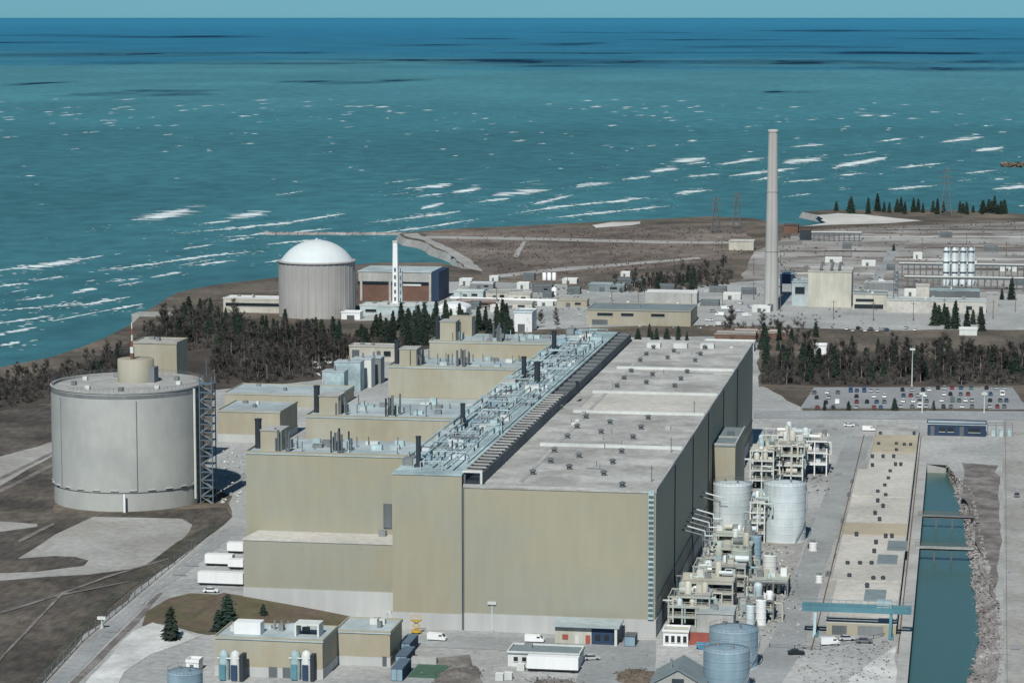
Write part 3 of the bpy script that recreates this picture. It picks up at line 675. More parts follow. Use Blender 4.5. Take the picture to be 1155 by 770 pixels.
def stack(px, pyb, pyt, wpx, zb, parent):
    p = gp(px,pyb,zb); z1 = oy(px,pyt,p.y)[1]; r = wpx*.5*p.y/FP
    mb=MB(); mb.cyl(p.x,p.y,zb,z1,r,n=16); mb.cyl(p.x,p.y,z1,z1+.35,r*1.15,n=16); mb.box(p.x-r*1.5,p.x+r*1.5,p.y-r*1.5,p.y+r*1.5,zb,zb+.7)
    return mb.build('exhaust_stack', M_DARK, parent)
for s in ((472,526,493,6),(522,484,456,5.5),(591,429,403,5.5),(606,435,409,7),(625,399,374,5.5),(651,443,431,3.5)): stack(*s, AZ0, dk)

# ------------------------------------------------------------------ four reactor buildings
RX0, RX1, RZ = -201.5, -153.7, 44.2
UY = [(731.0,757.0),(802.0,832.0),(923.0,950.0),(998.0,1026.0)]
ulab = ['nearest reactor building, broad tan walls with a ledge halfway up and a pale vented roof',
        'second reactor building from the front, tan wall showing just above the nearest roof',
        'third reactor building from the front, widest visible strip of tan upper wall and pale roof',
        'farthest reactor building, tan block with a square penthouse against the dark trees']
def vents(root_roof, x0, x1, y0, y1, z, seed):
    r = random.Random(seed)
    for cx in (x0+9.5, x0+26):
        for k in range(7):
            x = cx+r.uniform(-2.6,2.6); y = y0+6+r.uniform(-4,4); h = r.uniform(3.2,7)
            MB().cyl(x,y,z,z+h,r.uniform(.22,.42),n=8).build('vent_pipe', r.choice([M_MIDG,M_GREY,M_MIDG,M_DARK]), root_roof)
        B(cx-2.2,cx+1.6,y0+9,y0+11.5,z,z+2.4).build('roof_unit', r.choice([M_ROOFB,M_GREY]), root_roof)
    for k in range(16):
        x = r.uniform(x0+6,x1-2); y = y0+r.uniform(3,y1-y0-3)
        MB().cyl(x,y,z,z+r.uniform(1.6,4.2),.17,n=6).build('vent_pipe', r.choice([M_GREY,M_PTEAL,M_MIDG]), root_roof)
    for k in range(9):
        x = r.uniform(x0+12,x1-6); y = y0+r.uniform(4,y1-y0-5); w=r.uniform(1.5,4)
        B(x,x+w,y,y+r.uniform(1,3),z,z+r.uniform(.7,1.8)).build('roof_unit', r.choice([M_ROOFB,M_PTEAL,M_OFFW,M_GREY]), root_roof)
for i,(y0,y1) in enumerate(UY):
    t = thing('reactor_building', ulab[i], 'building', ((RX0+RX1)/2, y0, 0))
    if i == 0:
        LY = 719.2
        B(RX0+2.1,RX1,LY-.25,y0+1,0,7.4).build('plinth', M_BASE, t)
        B(RX0+2.2,RX1-.0,LY,y0-.02,7.4,21.0).build('lower_wall', M_TAN, t)
        # ledge roof, chamfered at its left end
        MB().prism([(RX0+2.0,LY-.2),(RX1-.02,LY-.2),(RX1-.02,y0-.02),(RX0+3.5,y0-.02)],21.0,21.6).build('ledge', M_PINK, t)
        x,z=oy(438,582,y0-.1); B(x-1.4,x+1.0,y0-.35,y0-.03,23.5,30.5).build('louvre', M_MIDG, t)
        x,z=oy(432,607,y0-2); B(x-1,x+1,y0-3.4,y0-1.6,21.6,23.2).build('ledge_unit', M_GREY, t)
        B(RX0,RX1-.02,y0,y1,7.4,RZ-.4).build('wall', M_TAN, t)
    else:
        B(RX0,RX1-.02,y0,y1,0,RZ-.4).build('wall', M_TAN2, t)
    rf = B(RX0-.2,RX1+.05,y0-.2,y1+.2,RZ-.4,RZ).build('roof', M_ROOFB, t)
    mb=MB(); mb.box(RX0-.2,RX1+.05,y0-.2,y0+.25,RZ,RZ+.5); mb.box(RX0-.2,RX0+.25,y0+.25,y1+.2,RZ,RZ+.5); mb.build('parapet', M_TAN, rf)
    vents(rf, RX0, RX1, y0, y1, RZ, 40+i)
    # tan stair head and dark exhaust stack at the left end of each roof
    pb = B(RX0+3.4,RX0+9.6,y0+3.6,y0+12,RZ,RZ+(5.8 if i<3 else 7.2)).build('penthouse', M_TAN2, rf)
    zz = RZ+(5.8 if i<3 else 7.2)
    B(RX0+3.2,RX0+9.8,y0+3.4,y0+12.2,zz,zz+.3).build('penthouse_roof', M_CONC, rf)
    mb=MB(); mb.cyl(RX0+1.6,y0+8,RZ,RZ+8.2,.95,n=16); mb.cyl(RX0+1.6,y0+8,RZ+8.2,RZ+8.6,1.1,n=16); mb.build('exhaust_stack', M_DARK, rf)
t4 = gp(490,387,RZ); B(-200.4+3,-200.4+12,1017,1024,RZ,RZ+7.5).build('penthouse', M_TAN2, rf)
# lower service blocks joining the reactor buildings
for (y0,y1,z,lab) in ((757.4,801.7,31,'low pale roofed block between the first and second reactor buildings'),
                      (832.4,922.6,33,'low pale roofed block between the second and third reactor buildings'),
                      (950.4,997.6,33,'low pale roofed block between the third and farthest reactor buildings')):
    t = thing('service_block', lab, 'building', ((RX0+RX1)/2, y0, 0))
    B(RX0+1,RX1-.05,y0,y1,0,z-.4).build('wall', M_TAN2, t)
    rf = B(RX0+.8,RX1-.05,y0,y1,z-.4,z).build('roof', M_ROOFB, t)
    r = random.Random(int(y0))
    for k in range(10):
        x=r.uniform(RX0+4,RX1-6); y=r.uniform(y0+3,y1-6); B(x,x+r.uniform(2,5),y,y+r.uniform(2,4),z,z+r.uniform(1,3)).build('roof_unit', r.choice([M_ROOFB,M_PTEAL,M_OFFW]), rf)

# ------------------------------------------------------------------ vacuum building
vx, vy, vr, vz = ptank(146.5,170,577,438)
vz = 41.5
t = thing('vacuum_building', 'enormous round pale concrete vacuum building with a flat roof and a smaller drum on top', 'building', (vx,vy,0))
MB().lathe(vx,vy,[(vr-.5,-.2),(vr-.5,6.6)],96).build('plinth', M_VAC, t)
MB().lathe(vx,vy,[(vr-.1,6.6),(vr-.1,vz-.2)],96).build('wall', M_VAC, t)
rim = MB().lathe(vx,vy,[(vr-.1,vz-.2),(vr-.8,vz-.2),(vr-.8,vz-1.1)],96,False).lathe(vx,vy,[(vr-.12,vz-.9),(vr+.2,vz-.8),(vr+.2,vz-.25),(vr-.12,vz-.2)],96,False).build('rim', M_CONC, t)
mb=MB(); mb.lathe(vx,vy,[(vr-1.2,vz-1.0),(.1,vz-.4)],96); rf=mb.build('roof', M_CONC, t)
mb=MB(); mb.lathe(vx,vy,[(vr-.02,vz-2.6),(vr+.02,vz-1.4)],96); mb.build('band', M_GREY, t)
mb=MB()
n=96
for i in range(n):
    a=2*pi*i/n; b2=2*pi*(i+1)/n; R=vr-.2
    mb.tube((vx+R*cos(a),vy+R*sin(a),vz-.2),(vx+R*cos(a),vy+R*sin(a),vz+1.0),.05,4)
    for h in (.5,1.0): mb.tube((vx+R*cos(a),vy+R*sin(a),vz+h),(vx+R*cos(b2),vy+R*sin(b2),vz+h),.05,4)
mb.build('guard_rail', M_MIDG, t)
for px in (90,178,66):                                      # vertical seams
    x,_=oy(px,520,vy-vr); a=math.asin(max(-1,min(1,(x*1.03-vx)/vr))); 
    x0=vx+vr*sin(a); y0=vy-vr*cos(a)
    mb=MB(); mb.tube((x0,y0,7.2),(x0,y0,vz-3.3),.16,6); mb.build('seam', M_GREY, t)
for i in range(26):                                          # sloping corbels over the base
    a=2*pi*i/26; mb=MB(); c,s_=cos(a),sin(a); tx,ty=-s_,c; R=vr
    P=lambda rr,tt,z:(vx+rr*c+tt*tx, vy+rr*s_+tt*ty, z)
    mb.add([P(R-.7,-1.6,6.6),P(R-.7,1.6,6.6),P(R+.35,1.3,7.25),P(R+.35,-1.3,7.25),P(R-.3,-1.3,7.6),P(R-.3,1.3,7.6)],[(0,1,2,3),(3,2,5,4),(0,3,4),(1,5,2),(0,4,5,1)])
    mb.build('corbel', M_CONC, t)
x,_=oy(141,560,vy-vr); mb=MB(); mb.box(x-.35,x+.35,vy-vr-.9,vy-vr-.2,0,6.4); mb.build('downpipe', M_WHITE, t)
# drum on the roof
dx, dy = vx+1.5, vy+5; dr = 6.4
MB().lathe(dx,dy,[(dr,vz-.6),(dr,vz+7.3),(dr-.3,vz+7.5),(.05,vz+7.5)],48).build('drum', M_TAN2, t)
mb=MB(); mb.box(dx+4.4,dx+7.6,dy-3,dy+2,vz-.7,vz+4.8); mb.build('drum_duct', M_GREY, t)
for k in range(9):
    a=k*.7; B(vx+vr*.7*cos(a)-.8,vx+vr*.7*cos(a)+.8,vy+vr*.7*sin(a)-.8,vy+vr*.7*sin(a)+.8,vz-.75,vz+.5).build('roof_unit', M_GREY if k%2 else M_OFFW, rf)
# red and white mast
t = thing('mast', 'slim red and white banded mast standing on the round vacuum building', 'mast', (dx-.6,dy-2,vz+7.5))
for k,(m_,w_) in enumerate(((M_RUST,.5),(M_OFFW,.5),(M_RED,.34),(M_OFFW,.3),(M_RED,.26),(M_OFFW,.2),(M_GREY,.14))):
    z=vz+7.5+k*2.15; mb=MB()
    if k<2: mb.box(dx-.6-w_*1.2,dx-.6+w_*1.2,dy-2-w_*1.2,dy-2+w_*1.2,z,z+2.15)
    else: mb.cyl(dx-.6,dy-2,z,z+2.15,w_,n=10)
    mb.build('band', m_, t)
# tan block behind
building('tower_block','square tan block rising just behind the round vacuum building','building',(oy(150,386,938)[0],oy(199,386,938)[0],938,952,0,oy(150,386,938)[1]),M_TAN2,M_ROOF,ac=2)
# stair tower beside it
sx = vx+vr+1.2; sy = vy-4
t = thing('stair_tower','blue grey open steel stair tower against the right side of the round vacuum building','stair tower',(sx+2,sy,0))
for (a,b2) in ((sx,sy-2.2),(sx+4.4,sy-2.2),(sx,sy+2.2),(sx+4.4,sy+2.2)): MB().box(a-.16,a+.16,b2-.16,b2+.16,0,vz+3).build('post', M_STAIR, t)
for k in range(15):
    z=2.6+k*2.8; B(sx-.2,sx+4.6,sy-2.4,sy+2.4,z,z+.2).build('landing', M_STAIR, t)
    mb=MB(); z0=z-2.6; (xa,xb)=(sx+.3,sx+4.1) if k%2 else (sx+4.1,sx+.3)
    mb.tube((xa,sy-1.2,z0),(xb,sy-1.2,z),.28,4); mb.tube((xa,sy-2.3,z0),(xb,sy-2.3,z),.14,4); mb.tube((xb,sy-2.3,z),(xb,sy-1.2,z),.1,4); mb.build('flight', M_GREY, t)
mb=MB(); mb.tube((sx-1.6,sy-3,2),(sx-1.6,sy-3,vz-1),.45,8); pz=mb.build('riser_pipe', M_OFFW, t)
mb=MB(); mb.tube((sx+2,sy,vz+3),(sx+2,sy,vz+9),.15,6); mb.build('mast', M_STAIR, t)
# long pressure-relief duct buildings right of it
d = pdims(246,316,498,463,28); building('office_block','low tan block with a pale roof between the vacuum building and the reactors','building',d,M_TAN2,M_ROOFB,ac=3,plinth=3.2)
d = pdims(242,372,463,449,30); building('relief_duct_building','long flat pale roofed building behind the low tan block','building',(d[0],d[1],d[2]+16,d[3]+16,0,d[5]),M_TAN2,M_ROOFB,ac=2)
# jumble of pale kit beside the third reactor building
for k,(px,py,w_,h_,m_,lab) in enumerate(((376,447,10,3,M_PTEAL,'pale teal duct box left of the third reactor building, front one'),(392,441,12,5,M_PTEAL,'tall pale teal plant box left of the third reactor building'),(408,437,9,5,M_OFFW,'off white plant box left of the third reactor building'),(420,433,8,4,M_GREY,'grey plant box hard against the third reactor building'))):
    p=gp(px,py,0); t=thing('plant_box',lab,'plant box',p); B(p.x-w_/2,p.x+w_/2,p.y,p.y+8,0,h_+8).build('casing',m_,t); B(p.x-w_/2-.2,p.x+w_/2+.2,p.y-.2,p.y+8.2,h_+8,h_+8.4).build('lid',M_ROOFB,t)
    MB().cyl(p.x,p.y+3,h_+8.4,h_+10.6,.5,n=10).build('vent_pipe',M_GREY,t); MB().tube((p.x-w_/2+.5,p.y-.5,1),(p.x-w_/2+.5,p.y-.5,h_+6),.3).build('pipe',M_SILV,t)

# ------------------------------------------------------------------ tower on the right wall, tanks
y0,z1 = 873.0, 26.6
t = thing('elevator_tower','narrow tan tower with a flat grey roof against the dark turbine hall wall','tower',(TX1+4,y0,0))
B(TX1+.3,TX1+7.6,y0,y0+39,0,z1).build('wall',M_TAN2,t); B(TX1+.3,TX1+7.8,y0-.2,y0+39.2,z1,z1+.5).build('roof',M_ROOFG,t)
mb=MB(); mb.box(TX1+.3,TX1+7.8,y0-.2,y0+.3,z1+.5,z1+1.0); mb.box(TX1+7.3,TX1+7.8,y0+.3,y0+39.2,z1+.5,z1+1); mb.box(TX1+.3,TX1+7.3,y0+16,y0+16.5,z1+.5,z1+.9); mb.build('parapet',M_CONC,t)
B(TX1+3,TX1+5.4,y0+20,y0+22,z1+.5,z1+1.8).build('roof_unit',M_MIDG,t)
def tank(px,w_,base,top,label,m_=M_SILV,rings=7,rails=True,ladder=True,z0=0,flat=True,group=None):
    x,y,r,z=ptank(px,w_,base,top,z0)
    t=thing('storage_tank',label,'tank',(x,y,z0),group)
    MB().lathe(x,y,[(r+.25,z0),(r+.25,z0+.4),(r,z0+.4)],40).build('footing',M_BASE,t)
    MB().lathe(x,y,[(r,z0+.4),(r,z)],56).build('shell',m_,t)
    top_=MB().lathe(x,y,[(r+.06,z),(r+.06,z+.15),(r*.5,z+r*.06+.15),(.05,z+r*.09+.15)],56).build('roof',m_,t)
    MB().cyl(x+r*.3,y-r*.2,z+.1,z+1.0+r*.08,.35,n=10).build('vent',M_GREY,top_)
    MB().cyl(x-r*.4,y+r*.3,z+.1,z+.8+r*.06,.5,n=10).build('hatch',M_GREY,top_)
    mb=MB()
    for k in range(1,rings):
        zz=z0+.4+(z-z0-.4)*k/rings; mb.lathe(x,y,[(r+.01,zz-.09),(r+.07,zz-.05),(r+.07,zz+.05),(r+.01,zz+.09)],56)
    if rings>1: mb.build('weld_ring',m_,t)
    if rails:
        mb=MB(); n=28
        for i in range(n):
            a=2*pi*i/n;b2=2*pi*(i+1)/n;R=r-.1
            mb.tube((x+R*cos(a),y+R*sin(a),z+.1),(x+R*cos(a),y+R*sin(a),z+1.2),.04,4)
            mb.tube((x+R*cos(a),y+R*sin(a),z+1.2),(x+R*cos(b2),y+R*sin(b2),z+1.2),.045,4)
        mb.build('guard_rail',M_GREY,t)
    if ladder:
        mb=MB(); a=-1.0
        for i in range(40):
            u=i/40; b2=a+u*1.6; c2=a+(u+1/40)*1.6; R=r+.5
            mb.tube((x+R*cos(b2),y+R*sin(b2),z0+.4+u*(z-z0)),(x+R*cos(c2),y+R*sin(c2),z0+.4+(u+1/40)*(z-z0)),.12,4)
            mb.tube((x+R*cos(b2),y+R*sin(b2),z0+1.4+u*(z-z0)),(x+R*cos(c2),y+R*sin(c2),z0+1.4+(u+1/40)*(z-z0)),.05,4)
        mb.build('spiral_stair',M_GREY,t)
    return t
tank(825.5,43,603,549,'tall silver tank directly in front of the narrow tan tower')
tank(884.5,48,613,549,'widest tall silver tank, right of the one below the narrow tan tower')
tank(827,55,757,715,'blue grey tank at the bottom, the rear one of the overlapping pair',M_BLUT,5)
tank(819,52,786,738,'blue grey tank at the bottom, the front one of the overlapping pair',M_BLUT,5)
tank(209,40,790,762,'low pale blue round tank cut off by the bottom edge at left',M_BLUT,3,ladder=False)
tank(836,24,652,622,'short grey green tank among the pipework in front of the silver tanks',M_GREEN,4,ladder=False)
tank(852,13,640,606,'slim blue grey upright tank between the two tall silver tanks',M_BLUT,5,rails=False,ladder=False)
tank(868,16,646,628,'squat pale tank in front of the widest silver tank',M_OFFW,3,rails=False,ladder=False)
tank(858,12,706,678,'slim white upright tank beside the road in the process yard',M_WHITE,4,rails=False,ladder=False)
tank(846,10,712,684,'slim grey upright tank next to the slim white one',M_SILV,4,rails=False,ladder=False)
tank(917,9,622,613,'small white round tank by the service road below the widest silver tank',M_WHITE,2,rails=False,ladder=False)
tank(924,8,658,650,'small white round tank standing alone on the service road',M_WHITE,2,rails=False,ladder=False)
tank(873,9,662,654,'small white round tank on the pale slab left of the service road',M_WHITE,2,rails=False,ladder=False)

# ------------------------------------------------------------------ process yard: steel racks full of vessels and pipes
def rack(l,r_,base,top,depth,levels,label,seed,fm=M_GREEN,dens=1.0):
    x0,x1,y0,y1,z0,z1=pdims(l,r_,base,top,depth); rd=random.Random(seed)
    t=thing('process_rack',label,'process rack',((x0+x1)/2,y0,0))
    nx=max(2,int((x1-x0)/5)+1); fr=MB()
    for i in range(nx+1):
        x=x0+(x1-x0)*i/nx
        for y in (y0,y1): fr.box(x-.22,x+.22,y-.22,y+.22,0,z1*(1 if rd.random()<.75 else .8))
    for k in range(1,levels+1):
        z=z1*k/levels-.3
        fr.box(x0-.3,x1+.3,y0-.35,y0-.25,z,z+.45); fr.box(x0-.3,x1+.3,y1+.25,y1+.35,z,z+.45)
    for i in range(nx+1):
        x=x0+(x1-x0)*i/nx
        for k in range(1,levels+1): fr.box(x-.12,x+.12,y0,y1,z1*k/levels-.25,z1*k/levels+.1)
    fr.build('frame',fm,t)
    for k in range(1,levels+1):
        z=z1*k/levels-.3; xa=x0+(x1-x0)*rd.choice([0,0,.2,.35])*(1 if k==levels else .4); 
        pl=B(xa,x1,y0-.2,y1+.2,z+.46,z+.62).build('platform',rd.choice([fm,M_CREAM,M_GREEN,M_CONC]),t)
        mb=MB()
        for yy in (y0-.15,):
            mb.tube((xa,yy,z+1.7),(x1,yy,z+1.7),.07,4); mb.tube((xa,yy,z+1.2),(x1,yy,z+1.2),.05,4)
            n=max(2,int((x1-xa)/2))
            for i in range(n+1): mb.tube((xa+(x1-xa)*i/n,yy,z+.6),(xa+(x1-xa)*i/n,yy,z+1.7),.05,4)
        mb.build('handrail',M_CREAM,pl)
        for q in range(int((5+rd.random()*4)*dens)):
            x=rd.uniform(xa+.8,x1-.8); y=rd.uniform(y0+.4,y1-1.2); zb=z+.62; c=rd.random(); m_=rd.choice([M_OFFW,M_GREEN,M_CREAM,M_SILV,M_PTEAL,M_GREY,M_CREAM,M_WHITE])
            if c<.4: mb=MB(); rr_=rd.uniform(.5,1.3); h=rd.uniform(1.5,4.2); mb.lathe(x,y,[(rr_,zb),(rr_,zb+h),(rr_*.7,zb+h+rr_*.4),(.05,zb+h+rr_*.55)],16); mb.build('vessel',m_,t)
            elif c<.6: mb=MB(); rr_=rd.uniform(.5,1.0); mb.tube((x-2,y,zb+1.2),(x+2,y,zb+1.2),rr_,14); mb.build('vessel',m_,t)
            else: B(x-.9,x+.9,y,y+rd.uniform(.8,1.8),zb,zb+rd.uniform(.8,2.4)).build('cabinet',m_,t)
    for q in range(int(16*dens)):
        x=rd.uniform(x0,x1); y=rd.uniform(y0,y1); za=rd.uniform(0,z1*.5); zb=rd.uniform(z1*.5,z1*1.1); L=rd.uniform(-6,6)
        xb=max(x0-2.5,min(x1+2.5,x+L)); mb=MB(); rr_=rd.uniform(.15,.38); mb.tube((x,y-.6,za),(x,y-.6,zb),rr_,6); mb.tube((x,y-.6,zb),(xb,y-.6,zb),rr_,6); mb.tube((xb,y-.6,zb),(xb,y-.6,max(0,zb-rd.uniform(2,6))),rr_,6)
        mb.build('pipe',rd.choice([M_OFFW,M_SILV,M_CREAM,M_GREEN,M_GREY,M_PTEAL]),t)
    return t
rack(754,800,706,672,10,3,'pale green steel process rack nearest the front corner of the turbine hall',1)
rack(768,826,690,656,12,3,'cream and green process rack behind the nearest one, with stacked platforms',2,M_CREAM)
rack(782,840,668,638,12,3,'middle process rack of vessels and platforms along the dark wall',3)
rack(794,846,648,618,12,3,'process rack with upright vessels in front of the left silver tank',4,M_CREAM)
rack(806,848,628,603,9,2,'small process rack at the foot of the left silver tank',5)
rack(840,888,672,655,10,1,'low pipe rack on the pale slab left of the service road',6,M_GREY,.8)
rack(846,862,612,566,9,4,'narrow process rack standing between the two tall silver tanks',7,M_OFFW,.6)
rack(846,872,552,508,14,4,'tall pale process rack behind and left of the widest silver tank',8,M_OFFW)
rack(866,905,546,502,16,4,'tallest pale process rack directly behind the widest silver tank',9,M_OFFW,1.3)
rack(905,932,536,497,14,3,'white process rack beside the service road behind the widest silver tank',10,M_WHITE)
rack(858,912,512,490,16,2,'long low process rack farthest back in the yard behind the tanks',12,M_OFFW)
rack(842,872,700,676,8,2,'small pipe rack between the grey hut and the service road',13,M_GREY,.7)
d=pdims(786,827,712,690,9); building('control_hut','plain pale grey hut in front of the green process racks','hut',d,M_CONC,M_ROOFB,ac=2,doors=[(.7,.85,0,.6)])
# steam pipes leaving the dark wall
t=thing('steam_pipes','row of parallel pale pipes leaving the dark turbine hall wall toward the silver tanks','pipes',(TX1,760,0))
for k in range(8):
    y,z=ox(771+k*2.6 if k<6 else 776+k*2.6,585-k*6.2,TX1+.5)
    zz=max(8,min(17,z)); mb=MB(); mb.tube((TX1+.1,y,zz),(TX1+6.5,y-2,zz-1.2),.24,8); mb.tube((TX1+6.5,y-2,zz-1.2),(TX1+6.5,y-2,zz-2.6),.24,8); mb.tube((TX1+6.5,y-2,zz-2.6),(TX1+9,y-2,zz-2.6),.24,8); mb.tube((TX1+6.5,y-2,zz-2.6),(TX1+6.5,y-2,0),.09,6); mb.build('pipe',M_SILV if k%2 else M_GREY,t)
# ------------------------------------------------------------------ long pump hall beside the canal
def line_x(px,py,z): return gp(px,py,z).x
PX1=-15.6; PZ=3.6
PY0=gp(960,716,0).y; PY1=1082
t=thing('pump_hall','very long low pump hall with a pinkish patchwork roof dotted with vents along the canal','building',((PX1-10),PY0,0))
xs=[gp(px,py,PZ).x for px,py in ((925,700),(945,640),(962,580),(975,530),(985,500))]
XL=-36.0
cuts=[PY0, gp(960,655,PZ).y, gp(960,628,PZ).y, gp(970,603,PZ).y, gp(970,590,PZ).y, gp(980,560,PZ).y, gp(985,530,PZ).y, gp(990,510,PZ).y, gp(1000,491,PZ).y, PY1]
rmats=[M_PINK,M_PINK,M_PINK,M_YTAN,M_PINK,M_PINK,M_PINK,M_YTAN,M_ROOF]
for i in range(9):
    xl=XL+(1.5 if i in (0,) else 0)+(3.5 if i>5 else 0)
    z=PZ+(.35 if i%2 else 0)
    wl=B(xl,PX1,cuts[i]+.01,cuts[i+1]-.01,0,z-.3).build('wall',M_TAN2,t)
    B(xl-.15,PX1+.15,cuts[i]+.02,cuts[i+1]-.02,z-.3,z).build('roof',rmats[i],t)
    MB().box(xl-.15,xl+.15,cuts[i]+.02,cuts[i+1]-.02,z,z+.3).box(PX1-.15,PX1+.15,cuts[i]+.02,cuts[i+1]-.02,z,z+.3).build('parapet',M_CONC,t)
B(XL+3,XL+7,PY0-.12,PY0+.01,0,2.6).build('door',M_MIDG,t)
B(XL+10,XL+17,PY0-.12,PY0+.01,0,2.8).build('door',M_GREY,t)
for px,py in ((943,689),(957,689),(971,689),(978,662),(958,651),(985,654),(996,654),(956,637),(970,637),(983,637),(986,623),(988,613),(966,604),(999,606),(1006,606),(992,587),(987,580),(996,572),(990,566),(999,560),
              (990,556),(998,549),(1002,541),(1004,533),(984,526),(1010,525),(1016,525),(984,516),(996,516),(1008,516),(1011,509),(1011,502),(991,502),(1020,503),(1027,503),(993,490),(1031,490),(1036,485),(1031,478)):
    p=gp(px,py,PZ); 
    if p.x<XL+1 or p.x>PX1-1 or p.y<PY0+2 or p.y>PY1-2: continue
    MB().box(p.x-.55,p.x+.55,p.y-.8,p.y+.8,PZ-.2,PZ+.8).cyl(p.x,p.y,PZ+.8,PZ+1.3,.75,.5,10).build('roof_vent',M_DARK,t)
for px,py in ((1001,632),(987,672),(1012,616)):
    p=gp(px,py,PZ); B(p.x-3,p.x+3,p.y-7,p.y+7,PZ-.1,PZ+.5).build('skylight',M_ROOFG,t)
# teal gantry crane
gY=gp(925,716,0).y; xA,zA=oy(905,680,gY); xB,_=oy(1028,681,gY); zA=8.6
t=thing('gantry_crane','teal gantry crane straddling the near end of the low pump hall','gantry crane',((xA+xB)/2,gY,0))
mb=MB(); 
for yy in (gY-1.6,gY+1.6): mb.box(xA,xB,yy-.4,yy+.4,zA-1.5,zA)
mb.box(xA,xA+.5,gY-1.2,gY+1.2,zA-1.2,zA-.2); mb.box(xB-.5,xB,gY-1.2,gY+1.2,zA-1.2,zA-.2); mb.build('bridge_girder',M_TEAL,t)
for x in (oy(921,700,gY)[0], oy(1006,700,gY)[0]):
    for yy in (gY-2.4,gY+2.4):
        mb=MB(); mb.tube((x-.5,yy,0),(x-.2,gY+(yy-gY)*.6,zA-1.5),.55,4); mb.build('leg',M_PTEAL if x<-30 else M_TEAL,t)
    mb=MB(); mb.box(x-.5,x+.5,gY-3,gY+3,.25,.8); mb.tube((x-.3,gY-2,zA*.5),(x-.3,gY+2,zA*.5),.2,4); mb.build('sill_beam',M_TEAL,t)
    for yy in (gY-2.5,gY+2.5): MB().tube((x-.25,yy,.28),(x+.25,yy,.28),.28,10).build('wheel',M_DARK,t)
xt=oy(1000,674,gY)[0]; B(xt-2.5,xt+1.5,gY-1.4,gY+1.4,zA+.02,zA+1.8).build('trolley',M_PTEAL,t)
mb=MB()
for yy in (gY-2.0,gY+2.0):
    mb.tube((xA,yy,zA+1),(xB,yy,zA+1),.07,4)
    for k in range(16): mb.tube((xA+(xB-xA)*k/15,yy,zA),(xA+(xB-xA)*k/15,yy,zA+1),.06,4)
mb.build('handrail',M_TEAL,t)
for x in (oy(921,700,gY)[0]-.3, PX1+1.0):
    props(B(x-.15,x+.15,700,1075,.14,.28).build('crane_rail',M_RUST,None,(x,700,.1)),'long rusty crane rail '+('along the left side of the pump hall' if x<-30 else 'between the pump hall and the canal'),'rail')
# canal footbridges
for py,lab,wd in ((583,'narrow footbridge across the canal, the farther of the two',1.6),(619,'heavier footbridge across the canal, the nearer of the two',2.4)):
    p=gp(1040,py,.6); xb=(gp(1093,py,.6).x)
    t=thing('footbridge',lab,'footbridge',(p.x,p.y,0))
    B(-12.6,xb+1.5,p.y-wd/2,p.y+wd/2,1.12,1.5).build('deck',M_GREY if wd<2 else M_CONC,t)
    for yy in (p.y-wd/2,p.y+wd/2):
        mb=MB(); mb.tube((-12.6,yy,2.5),(xb+1.5,yy,2.5),.07,4); mb.tube((-12.6,yy,2.0),(xb+1.5,yy,2.0),.05,4)
        for k in range(11): mb.tube((-12.6+(xb+14.1)*k/10,yy,1.5),(-12.6+(xb+14.1)*k/10,yy,2.5),.06,4)
        mb.build('handrail',M_WOOD,t)
    B(-12.6,xb+1.5,p.y-.3,p.y+.3,.5,1.1).build('girder',M_RUST,t)
    for k in (.33,.66):
        x=-12+(xb+12)*k; MB().box(x-.3,x+.3,p.y-.6,p.y+.6,-4,.5).build('pier',M_MIDG,t)
# pale roofed navy building at the canal head
d=pdims(1046,1112,491,474,9); t=building('screen_house','long navy blue building with a pale flat roof at the head of the canal','building',(d[0],d[1],d[2],d[3],0,d[5]-1.2),M_NAVY,M_ROOFB,doors=[(.05,.12,0,.8),(.55,.62,0,.8)],windows=[(.2,.3,.35,.7),(.35,.45,.35,.7),(.7,.9,.35,.7)])
d=pdims(1114,1142,492,478,6); t=thing('steel_frame','open grey steel switch frame beside the navy building','steel frame',(d[0],d[2],0)); mb=MB()
for k in range(4):
    x=d[0]+(d[1]-d[0])*k/3
    for y in (d[2],d[3]): mb.box(x-.15,x+.15,y-.15,y+.15,0,4.6)
for y in (d[2],d[3]): mb.box(d[0],d[1],y-.1,y+.1,4.6,4.9)
for k in range(4): mb.box(d[0]+(d[1]-d[0])*k/3-.1,d[0]+(d[1]-d[0])*k/3+.1,d[2],d[3],4.62,4.88)
mb.build('frame',M_GREY,t)
for k in range(3): B(d[0]+1.5+k*3.2,d[0]+3+k*3.2,d[2]+1,d[3]-1,0,2.6).build('cabinet',M_PTEAL,t)
# trailers and vans
def trailer(px0,px1,base,top,depth,label,m_=M_WHITE,name='trailer',cat='trailer',group=None):
    x0,x1,y0,y1,z0,z1=pdims(px0,px1,base,top,depth); z1=max(z1,2.4)
    t=thing(name,label,cat,((x0+x1)/2,y0,0),group)
    B(x0,x1,y0,y1,.9,z1).build('box_body',m_,t); B(x0+.1,x1-.1,y0+.1,y1-.1,.55,.9).build('chassis',M_DARK,t)
    B(x0+.06,x1-.06,y0+.06,y1-.06,z1,z1+.08).build('roof',M_WHITE if m_ is not M_NAVY else m_,t)
    for x in (x0+1.2,x0+2.4,x1-1.4):
        if x<x1-.8:
            for y in (y0+.12,y1-.12): MB().tube((x,y-.12,.45),(x,y+.12,.45),.45,12).build('wheel',M_TIRE,t)
    B(x1+.0,x1+.05,y0+.3,y1-.3,1.1,z1-.3).build('door',M_OFFW,t)
    return t
trailer(256,274,624,612,3,'small white trailer farthest back of those beside the reactor wall')
trailer(231,262,638,625,3,'long white trailer, second from the back beside the reactor wall')
trailer(257,274,642,631,3,'short white trailer tucked behind the long one beside the reactor wall')
trailer(223,274,660,645,3,'longest white trailer, frontmost of those beside the reactor wall')
